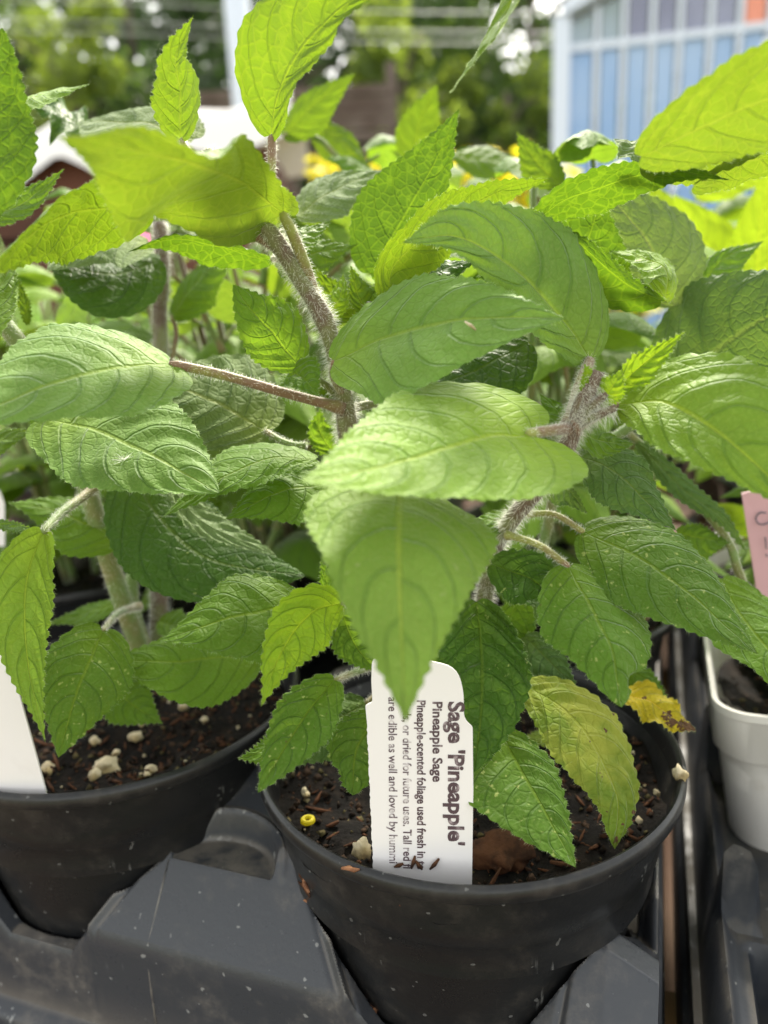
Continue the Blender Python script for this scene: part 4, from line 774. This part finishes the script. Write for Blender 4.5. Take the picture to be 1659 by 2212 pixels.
stem('stem', [(1690, 1480, 250), (1660, 1380, 235), (1600, 1250, 215), (1560, 1150, 214), (1400, 975, 216), (1350, 930, 217)], .0016, .001, 'gstem', sw, sw.location, n=24, fz=4)
bp = empty('sage_plant', T(.03, -.114, -.012), 'plant with two upright pointed leaves standing out above the second row', 'potted plant', 'leafy plants in the rows behind')
A([(612, 292, 290), (685, 218, 286), (768, 157, 282)], (655, 195, 288), (715, 262, 284), .38, 'glow', root=bp, seed=111, hairs=0, tip=1.0)
A([(680, 262, 300), (738, 305, 296), (800, 378, 292)], (775, 300, 296), (700, 345, 296), .42, 'olive', root=bp, seed=112, hairs=0, tip=.8)
A([(895, 360, 300), (905, 270, 298), (944, 182, 296)], (850, 300, 298), (962, 300, 298), .36, 'glow', root=bp, seed=113, hairs=0, tip=.9)
A([(985, 335, 300), (1060, 345, 300), (1150, 355, 300)], (1060, 310, 305), (1060, 385, 295), .4, 'glow', root=bp, seed=114, hairs=0)
A([(830, 420, 290), (760, 350, 290), (700, 340, 290)], (740, 400, 285), (780, 330, 295), .4, 'mid', root=bp, seed=115, hairs=0)
for pts in ([(900, 1000, 330), (870, 700, 315), (800, 450, 300), (690, 300, 294), (612, 292, 290)], [(900, 1000, 330), (905, 700, 318), (900, 480, 305), (895, 360, 300)], [(905, 500, 306), (950, 380, 302), (985, 335, 300)]): stem('stem', pts, .0018, .001, 'gstem', bp, bp.location, n=20, fz=0)
bq = empty('sage_plant', T(RA+.050, -.185, -.016), 'sunstruck lime leaved plant behind the large leaves at the right edge', 'potted plant', 'leafy plants in the rows behind')
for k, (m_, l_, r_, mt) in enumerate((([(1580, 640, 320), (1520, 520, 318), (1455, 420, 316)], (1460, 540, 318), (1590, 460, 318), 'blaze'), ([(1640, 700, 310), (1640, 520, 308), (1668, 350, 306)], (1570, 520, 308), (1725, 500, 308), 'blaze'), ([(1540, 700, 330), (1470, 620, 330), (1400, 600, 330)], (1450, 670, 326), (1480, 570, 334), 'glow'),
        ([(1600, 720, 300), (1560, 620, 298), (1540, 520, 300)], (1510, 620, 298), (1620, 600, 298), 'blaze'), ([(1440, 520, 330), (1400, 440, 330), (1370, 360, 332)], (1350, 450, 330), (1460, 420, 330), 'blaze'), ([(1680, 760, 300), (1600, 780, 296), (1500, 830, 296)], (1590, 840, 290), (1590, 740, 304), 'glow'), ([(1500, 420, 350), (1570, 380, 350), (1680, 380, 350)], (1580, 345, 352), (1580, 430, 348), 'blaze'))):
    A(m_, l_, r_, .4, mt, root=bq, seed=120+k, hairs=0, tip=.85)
for pts in ([(1640, 1300, 320), (1630, 1000, 315), (1610, 760, 312), (1580, 640, 320), (1440, 520, 330)], [(1640, 1300, 320), (1670, 1000, 312), (1660, 800, 308), (1640, 700, 310)]): stem('stem', pts, .0018, .001, 'gstem', bq, bq.location, n=20, fz=0)
# leaves of the second row filling the space between the front stems
fa = empty('sage_plant', T(-.02, -.10, -.012), 'bushy blurred sage filling the gap between the two front plants', 'potted plant', 'leafy plants in the rows behind')
fc = empty('sage_plant', T(.08, -.13, -.012), 'bushy blurred sage filling the gap behind the right hand leaves', 'potted plant', 'leafy plants in the rows behind')
fr_ = random.Random(21)
for root, boxes, bx_ in ((fa, ((330, 820, 470, 960, 26), (60, 330, 600, 820, 9), (620, 900, 330, 520, 7)), 560), (fc, ((1000, 1400, 640, 1000, 11), (1180, 1659, 880, 1120, 8), (1130, 1400, 330, 520, 6)), 1250)):
    for x0, x1, y0_, y1, n_ in boxes:
        for _ in range(n_):
            cx, cy, d_ = fr_.uniform(x0, x1), fr_.uniform(y0_, y1), fr_.uniform(250, 335); an = fr_.choice((-1, 1))*fr_.uniform(.2, 1.5) + (math.pi if fr_.random() < .5 else 0); L_ = fr_.uniform(70, 120)
            ux, uy = math.cos(an)*L_, math.sin(an)*L_*.6; px_, py_ = -math.sin(an)*L_*.42, math.cos(an)*L_*.36; dz = fr_.uniform(-14, 14)
            b_ = (cx-ux, cy-uy, d_+4); pt = [b_, (cx, cy-14, d_), (cx+ux, cy+uy+14, d_-6)]
            lf = leaf(pt, (cx+px_, cy+py_, d_-dz), (cx-px_, cy-py_, d_+dz), .38, fr_.choice(['mid', 'soft', 'glow', 'mid', 'dgrey', 'glow', 'lime']), parent=root, org=root.location, hairs=0, nu=40, nv=5, tip=fr_.uniform(.9, 1.1), seed=fr_.randrange(9999))
            bxx = bx_ + (b_[0]-bx_)*.35; pet(lf, [(bxx, b_[1]+190, d_+14), (bxx*.5+b_[0]*.5, b_[1]+60, d_+10), b_], .0011, .0008, 'gpet', fz=0)
for root, pts in ((fa, ((520, 1250, 330), (500, 1000, 318), (480, 700, 305), (470, 480, 300))), (fa, ((560, 1250, 330), (640, 1000, 315), (700, 700, 305), (720, 400, 300))), (fc, ((1250, 1250, 330), (1220, 1000, 320), (1200, 700, 310), (1220, 400, 310))), (fc, ((1300, 1250, 330), (1400, 1050, 318), (1460, 900, 310)))):
    stem('stem', list(pts), .0020, .0013, 'gstem', root, root.location, n=24, fz=3)
# tall chive-like plant behind the left sage
def grass_pot(a, b, lab, n=150, h=.20, seed=1):
    rs = random.Random(seed); c = T(a, b, -.012); root = empty('grass_plant', c, lab, 'potted plant', 'grassy pots at the left'); 
    for k in range(60):
        an = rs.uniform(0, 6.28); q = c + Vector((math.cos(an), math.sin(an), 0))*rs.uniform(0, .035); d = Vector((math.cos(an), math.sin(an), 0))*rs.uniform(.02, .14); hh = h*rs.uniform(.6, 1.1)
        pp = catmull([q, q + d*.35 + Vector((0, 0, hh*.7)), q + d + Vector((0, 0, hh*rs.uniform(.7, 1)))], 10); mb = MB(); mb.tube(pp, [.0014]*7 + [.0011, .0008, .0003], 5); mb.build('blade', [M['blade']], root, c)
    p = potA.copy(); C.objects.link(p); p.location = c - Vector((0, 0, .0742)); p['label'] = 'round black pot of the ' + lab; p['group'] = 'round black nursery pots'
M['blade'] = simple('pale_grass_blade', (.34, .50, .16), .5, trans=(.55, .75, .2), tf=.4)
grass_pot(-.34, -.30, 'pale thin-leaved grassy plant behind the left sage', seed=1); grass_pot(-.46, -.42, 'second pale grassy plant farther left', seed=2)
# small magenta flower
fl = empty('pink_flower', P((284, 520, 243)), 'single pink flower half hidden behind the left leaves', 'flower')
for k in range(5):
    an = k*1.2566; c = P((284, 520, 243)); e1 = Vector((math.cos(an), 0, math.sin(an))); e2 = Vector((-math.sin(an), 0, math.cos(an)))
    mb = MB(); mb.add([c, c+e1*.004+e2*.0025+Vector((0, -.001, 0)), c+e1*.0060+e2*.002+Vector((0, .0005, 0)), c+e1*.0060-e2*.002+Vector((0, .0005, 0)), c+e1*.004-e2*.0025+Vector((0, -.001, 0))], [(0, 1, 2, 3, 4)])
    mb.build('petal', [M['magenta']], fl, c)
mb = MB(); c = P((284, 520, 243)); mb.tube([c, c + Vector((.004, .01, -.05)), c + Vector((.01, .012, -.20))], .0009, 6); mb.build('stem', [M['gstem']], fl, c)
# yellow flowering plants at the back of the bench
def yplant(name, loc, seed, lab):
    rs = random.Random(seed); O = Vector(loc); root = empty(name, O, lab, 'potted plant', 'yellow flowering plants at the back')
    for s in range(14):
        an = rs.uniform(0, 6.28); h = rs.uniform(.34, .50); top = O + Vector((math.cos(an)*rs.uniform(.02, .13), math.sin(an)*rs.uniform(.02, .10), h))
        mb = MB(); pp = catmull([O, O.lerp(top, .5) + Vector((0, 0, .04)), top], 10); mb.tube(pp, .003, 6)
        for k in range(26):
            q = pp[rs.randrange(2, 9)]; a2 = rs.uniform(0, 6.28); d = Vector((math.cos(a2), math.sin(a2), rs.uniform(.1, .9))).normalized()*rs.uniform(.03, .07); sv = d.cross(Vector((0, 0, 1))).normalized()*.010
            mb.add([q, q+d*.5+sv, q+d, q+d*.5-sv], [(0, 1, 2, 3)], 1)
        mb.build('stem', [M['gstem'], M['tleaf2']], root, O)
        mb = MB()
        for k in range(44):
            q = top + Vector((rs.gauss(0, .014), rs.gauss(0, .014), rs.uniform(-.16, .03))); d = Vector((rs.gauss(0, 1), rs.gauss(0, 1), rs.gauss(0, 1))).normalized()*.013; e = d.orthogonal().normalized()*.009
            mb.add([q-e, q+d, q+e, q-d], [(0, 1, 2, 3)])
        mb.build('flower_head', [M['yellow']], root, O)
    return root
def treeleaf(name, col, tr, tf=.5): return simple(name, col, .6, col2=tuple(x*.55 for x in col), csc=1.2, trans=tr, tf=tf)
M['tleaf'] = treeleaf('tree_leaf_dark', (.040, .075, .022), (.06, .12, .02), .35)
M['tleaf2'] = treeleaf('tree_leaf_green', (.075, .13, .030), (.16, .27, .03), .4)
M['tleaf3'] = treeleaf('tree_leaf_lime', (.12, .18, .03), (.30, .40, .04))
M['trunk'] = simple('tree_bark_grey', (.11, .085, .06), .9, .01, 12, (.05, .04, .03), 3)
y0 = yplant('yellow_flower_plant', (0, 0, 0), 5, '')
for k, (px, dep, z, lab, rz) in enumerate(((800, 1.55, .70, 'yellow flowering plant left of the pointed green leaf', 0), (880, 1.75, .70, 'yellow flowering plant behind the pointed green leaf', 1), (965, 1.6, .70, 'yellow flowering plant right of the pointed green leaf', 2), (1050, 1.7, .70, 'brightest yellow flowering plant in the middle', 3.1),
        (1130, 1.6, .68, 'yellow flowering plant nearest the greenhouse corner post', 4.2), (1235, 1.9, .66, 'yellow flowering plant in front of the greenhouse base', .7), (1340, 1.8, .60, 'yellow flowering plant beside the right hand leaves', 2.6), (700, 1.8, .60, 'yellow flowering plant behind the curled leaf', 5.0))):
    r = y0 if k == 0 else copy_tree(y0); d = ray(px, 450); r.location = Vector((d.x/d.y*dep, dep, z+.05)); r.rotation_euler = (0, 0, rz); r['label'] = lab
mb = MB(); mb.box((.1, 1.72, .70), 2.6, .62, .03); 
fb = empty('display_table', (.1, 1.72, 0), 'plain wooden table under the yellow flowering plants', 'table'); mb.build('table_top', [M['bench']], fb, fb.location, smooth=False)
for x in (-1.1, 1.3):
    for y in (1.47, 1.97): mb = MB(); mb.box((x, y, .3425), .06, .06, .685); mb.build('leg', [M['bench']], fb, fb.location, smooth=False)
# ================================================================== middle distance
def at(px, py, y): d = ray(px, py); return CAM + d*(y/d.y)
M['sheet'] = simple('white_cover_sheet', (.82, .80, .78), .7); M['crate'] = simple('red_brown_crate_wood', (.14, .055, .035), .85, .002, 40, (.07, .03, .02), 6)
cr = empty('crate_stack', (-.85, 2.75, 0), 'stack of red brown crates under the white sheet', 'crates')
for k in range(6):
    mb = MB(); mb.box((-1.05, 2.75, .13+.24*k), 1.5, .5, .225); mb.build('crate', [M['crate']], cr, cr.location, smooth=False)
def sheet_z(x, y):
    e = abs(y - 2.75)
    z = 1.475 + .05*noise.noise(Vector((x*4.1, y*3, .4))) + .075*max(0, 1-abs(x+.90)/.16) + .03*max(0, 1-abs(x+.55)/.15)
    z += .11*sm((x+1.0)/.8)
    if e > .27: z -= (e-.27)*2.2
    return z
sh = grid('cover_sheet', -1.82, -.22, 2.42, 3.08, 60, 30, sheet_z, M['sheet']); tag(sh, 'bright sunlit white sheet draped over the crates', 'sheet')
p0 = at(519, 100, 5.0); mb = MB(); mb.tube([(p0.x, 5.0, 0), (p0.x, 5.0, 4.5)], .075, 20); tag(mb.build('white_post', [M['white']], None, (p0.x, 5.0, 0)), 'white upright post behind the big backlit leaf', 'post')
fe = empty('board_fence', (-.2, 8, 0), 'low fence of weathered grey brown boards far behind', 'fence')
M['fence'] = simple('grey_brown_fence', (.14, .105, .085), .85, .004, 20, (.09, .06, .045), 3)
for k, py in enumerate((196, 222, 246, 270, 296, 330, 370, 420)):
    z = at(740, py, 8).z; mb = MB(); mb.box((-.75, 8, z), 2.1, .03, .085); mb.build('board', [M['fence']], fe, fe.location, smooth=False)
for x in (-1.75, -.75, .25): mb = MB(); mb.box((x, 8.07, 1.6), .1, .1, 3.2); mb.build('fence_post', [M['fence']], fe, fe.location, smooth=False)
for k, (py, lab) in enumerate(((88, 'lowest thin cable sagging across the dark trees'), (64, 'middle thin cable across the dark trees'), (22, 'highest thin cable across the dark trees'))):
    a, b, c = at(300, py-14, 9), at(620, py, 9), at(1180, py+8, 9); mb = MB(); mb.tube(catmull([a + (a-c)*.5, a, b, c, c + (c-a)*.3], 30), .007, 6)
    tag(mb.build('cable', [simple('grey_cable', (.35, .36, .34), .5)], None, b), lab, 'cable', 'cables across the trees')
# greenhouse
G0 = CAM + ray(1212, 200)*6.0; G1 = CAM + ray(1640, 200)*5.7; gd = Vector((G1.x-G0.x, G1.y-G0.y, 0)).normalized(); gn = Vector((gd.y, -gd.x, 0)); gn = gn if gn.y < 0 else -gn
gh = empty('greenhouse', (G0.x, G0.y, 0), 'greenhouse gable, panes coloured as sky reflection, with white frame at the upper right', 'greenhouse')
def hit(px, py):          # where a sight line meets the gable wall
    d = ray(px, py); b = Vector((G0.x, G0.y, 0)); t = (b-CAM).dot(gn)/d.dot(gn); return CAM + d*t
rail = hit(1240, 105).z; eave = hit(1225, 48).z; rot = Matrix.Rotation(math.atan2(gd.y, gd.x), 3, 'Z'); slope = (hit(1310, 0).z - hit(1235, 42).z)/((hit(1310, 0)-hit(1235, 42)).dot(gd))
g0 = Vector((G0.x, G0.y, 0)); W = 5.2
def gz(s): return eave + slope*(s if s < W/2 else W-s)
def post(s, w_, h, name='stud', m='white', dpt=.06): mb = MB(); mb.box(g0 + gd*s + gn*(-.01) + Vector((0, 0, h/2)), w_, dpt, h, rot); return mb.build(name, [M[m]], gh, g0, smooth=False)
post(0, .13, eave+.03, 'corner_post', dpt=.13); post(W, .13, eave+.03, 'corner_post', dpt=.13)
ss = [(hit(px, 200)-G0).dot(gd) for px in (1287, 1344, 1404, 1462, 1527)]; st_ = (ss[-1]-ss[0])/4; s = ss[-1]+st_
while s < W-.15: ss.append(s); s += st_
for s in ss: post(s, .034, gz(s)-.03)
for z, hgt in ((rail, .05), (.12, .24)): mb = MB(); mb.box(g0 + gd*W/2 + Vector((0, 0, z)) - gn*.004, W-.13, .05, hgt, rot); mb.build('rail', [M['white']], gh, g0, smooth=False)
ed = [.065] + ss + [W-.065]
for i in range(len(ed)-1):
    a, b = ed[i]+.0315*(i > 0), ed[i+1]-.0315*(i < len(ed)-2)
    def quad(z0, z1a, z1b, m): 
        mb = MB(); o_ = -gn*.02; mb.add([g0+gd*a+Vector((0, 0, z0))+o_, g0+gd*b+Vector((0, 0, z0))+o_, g0+gd*b+Vector((0, 0, z1b))+o_, g0+gd*a+Vector((0, 0, z1a))+o_], [(0, 1, 2, 3)]); mb.build('pane', [M[m]], gh, g0, smooth=False)
    quad(.24, rail-.026, rail-.026, 'pane'); quad(rail+.026, gz(a)-.04, gz(b)-.04, 'salmon' if i in (6, 7) else 'pane3' if i < 2 else 'pane2')
for sgn in (0, 1):
    s0, s1 = (0, W/2) if sgn == 0 else (W/2, W); p, q = g0+gd*s0+Vector((0, 0, gz(s0)+.02)), g0+gd*s1+Vector((0, 0, gz(s1)+.02)); bk = -gn*4.0; fr_ = gn*.10; up = Vector((0, 0, .09))
    mb = MB(); mb.add([p+fr_, q+fr_, q+bk, p+bk, p+fr_+up, q+fr_+up, q+bk+up, p+bk+up], [(0, 1, 2, 3), (7, 6, 5, 4), (0, 4, 5, 1), (1, 5, 6, 2), (2, 6, 7, 3), (3, 7, 4, 0)]); mb.build('roof', [M['white']], gh, g0, smooth=False)
for s in (.0, W): mb = MB(); mb.box(g0 + gd*s - gn*2.07 + Vector((0, 0, eave/2)), .05, 3.95, eave-.01, rot); mb.build('side_wall', [M['pane']], gh, g0, smooth=False)
# ================================================================== trees
def crown(rs, c, rx, rz_, n, size, ncl=26):
    mb = MB(); cl = []
    for _ in range(ncl):
        d = Vector((rs.gauss(0, 1), rs.gauss(0, 1), rs.gauss(0, 1))).normalized()*rs.random()**.45; cl.append((Vector((c.x+d.x*rx, c.y+d.y*rx, c.z+d.z*rz_)), rs.uniform(.16, .36)*rx))
    for _ in range(n):
        q, r = rs.choice(cl); d = Vector((rs.gauss(0, 1), rs.gauss(0, 1), rs.gauss(0, .8))).normalized()*r*rs.random()**.4; p = q + d
        a = Vector((rs.gauss(0, 1), rs.gauss(0, 1), rs.gauss(0, 1))).normalized()*size*rs.uniform(.6, 1.3); b = a.orthogonal().normalized()*size*rs.uniform(.3, .6); b.rotate(Matrix.Rotation(rs.uniform(0, 3), 3, a.normalized()))
        mb.add([p-a, p+b, p+a, p-b], [(0, 1, 2, 3)])
    return mb
def tree(seed, h, rx, mat, lab, size=.11, n=5200, low=.35):
    rs = random.Random(seed); root = empty('leafy_tree', (0, 0, 0), lab, 'tree', 'trees beyond the plant tables')
    mb = MB(); tp = catmull([(0, 0, -.3), (rs.uniform(-.2, .2), 0, h*.35), (rs.uniform(-.4, .4), .2, h*.85)], 14); mb.tube(tp, [.19 - .15*i/13 for i in range(14)], 10)
    for k in range(9):
        p = tp[rs.randrange(4, 12)]; an = rs.uniform(0, 6.28); e = p + Vector((math.cos(an)*rx*.6, math.sin(an)*rx*.6, rs.uniform(.3, 1.2))); mb.tube(catmull([p, p.lerp(e, .5)+Vector((0, 0, .2)), e], 8), [.06-.045*i/7 for i in range(8)], 6)
    mb.build('trunk', [M['trunk']], root)
    crown(rs, Vector((0, 0, h*(.5+low/2))), rx, h*(.5-low/2), n, size).build('crown', [M[mat]], root, smooth=False)
    return root
T1 = tree(1, 8.5, 2.3, 'tleaf', '', low=.05); T2 = tree(2, 8, 2.2, 'tleaf2', '', low=.1); T3 = tree(3, 5.2, 1.1, 'tleaf3', '', size=.09, n=3600, low=.1)
used = set()
for px, y, src, sc, rz, lab in ((60, 16, T2, 1.0, 0, 'green tree at the upper left corner'), (330, 17, T1, 1.0, 1, 'dark tree right of the lime tree at left'), (620, 15, T1, 1.1, 2, 'darkest tree behind the cables in the middle'), (790, 15.5, T1, 1.05, 3.5, 'dark tree beside the middle lime tree'),
        (1010, 18, T2, 1.1, 1.4, 'green tree left of the greenhouse'), (1150, 16, T2, 1.0, 4, 'green tree touching the greenhouse corner'), (1350, 17, T1, 1.0, 5, 'dark tree behind the greenhouse roof'), (1600, 18, T2, 1.1, 2.2, 'green tree at the upper right behind the greenhouse'), (-250, 17, T1, 1.0, .5, 'dark tree beyond the left edge'), (1900, 17, T1, 1.0, .2, 'dark tree beyond the right edge'), (-700, 17, T2, 1.1, 1.5, 'green tree well beyond the left edge'), (-1200, 17, T1, 1.1, 2.5, 'dark tree farthest to the left'), (2300, 17, T2, 1.1, 3.5, 'green tree farthest to the right'),
        (195, 11, T3, 1.0, 0, 'slender sunlit lime tree at the upper left'), (885, 12, T3, 1.0, 2, 'slender sunlit lime tree in the middle'), (1075, 13, T3, .9, 4, 'small sunlit lime tree left of the greenhouse')):
    r = copy_tree(src) if src.name in used else src; used.add(src.name); q = at(px, 500, y); r.location = (q.x, y, max(0, (y-12))*.10); r.scale = (sc,)*3; r.rotation_euler = (0, 0, rz); r['label'] = lab
rs = random.Random(77); mb = MB()
for _ in range(30000):
    x = rs.uniform(-30, 30); z = rs.random()**.9*11.5*(.86+.12*math.sin(x*.9)+.10*math.sin(x*2.3)); p = Vector((x, 27 + rs.uniform(-1.5, 1.5), z)); a = Vector((rs.gauss(0, 1), rs.gauss(0, 1), rs.gauss(0, 1))).normalized()*.32; b = a.orthogonal().normalized()*.2
    mb.add([p-a, p+b, p+a, p-b], [(0, 1, 2, 3)])
tag(mb.build('distant_wood', [M['tleaf']], None, (0, 27, 0), smooth=False), 'dark continuous wood behind all the trees', 'wood', kind='stuff')
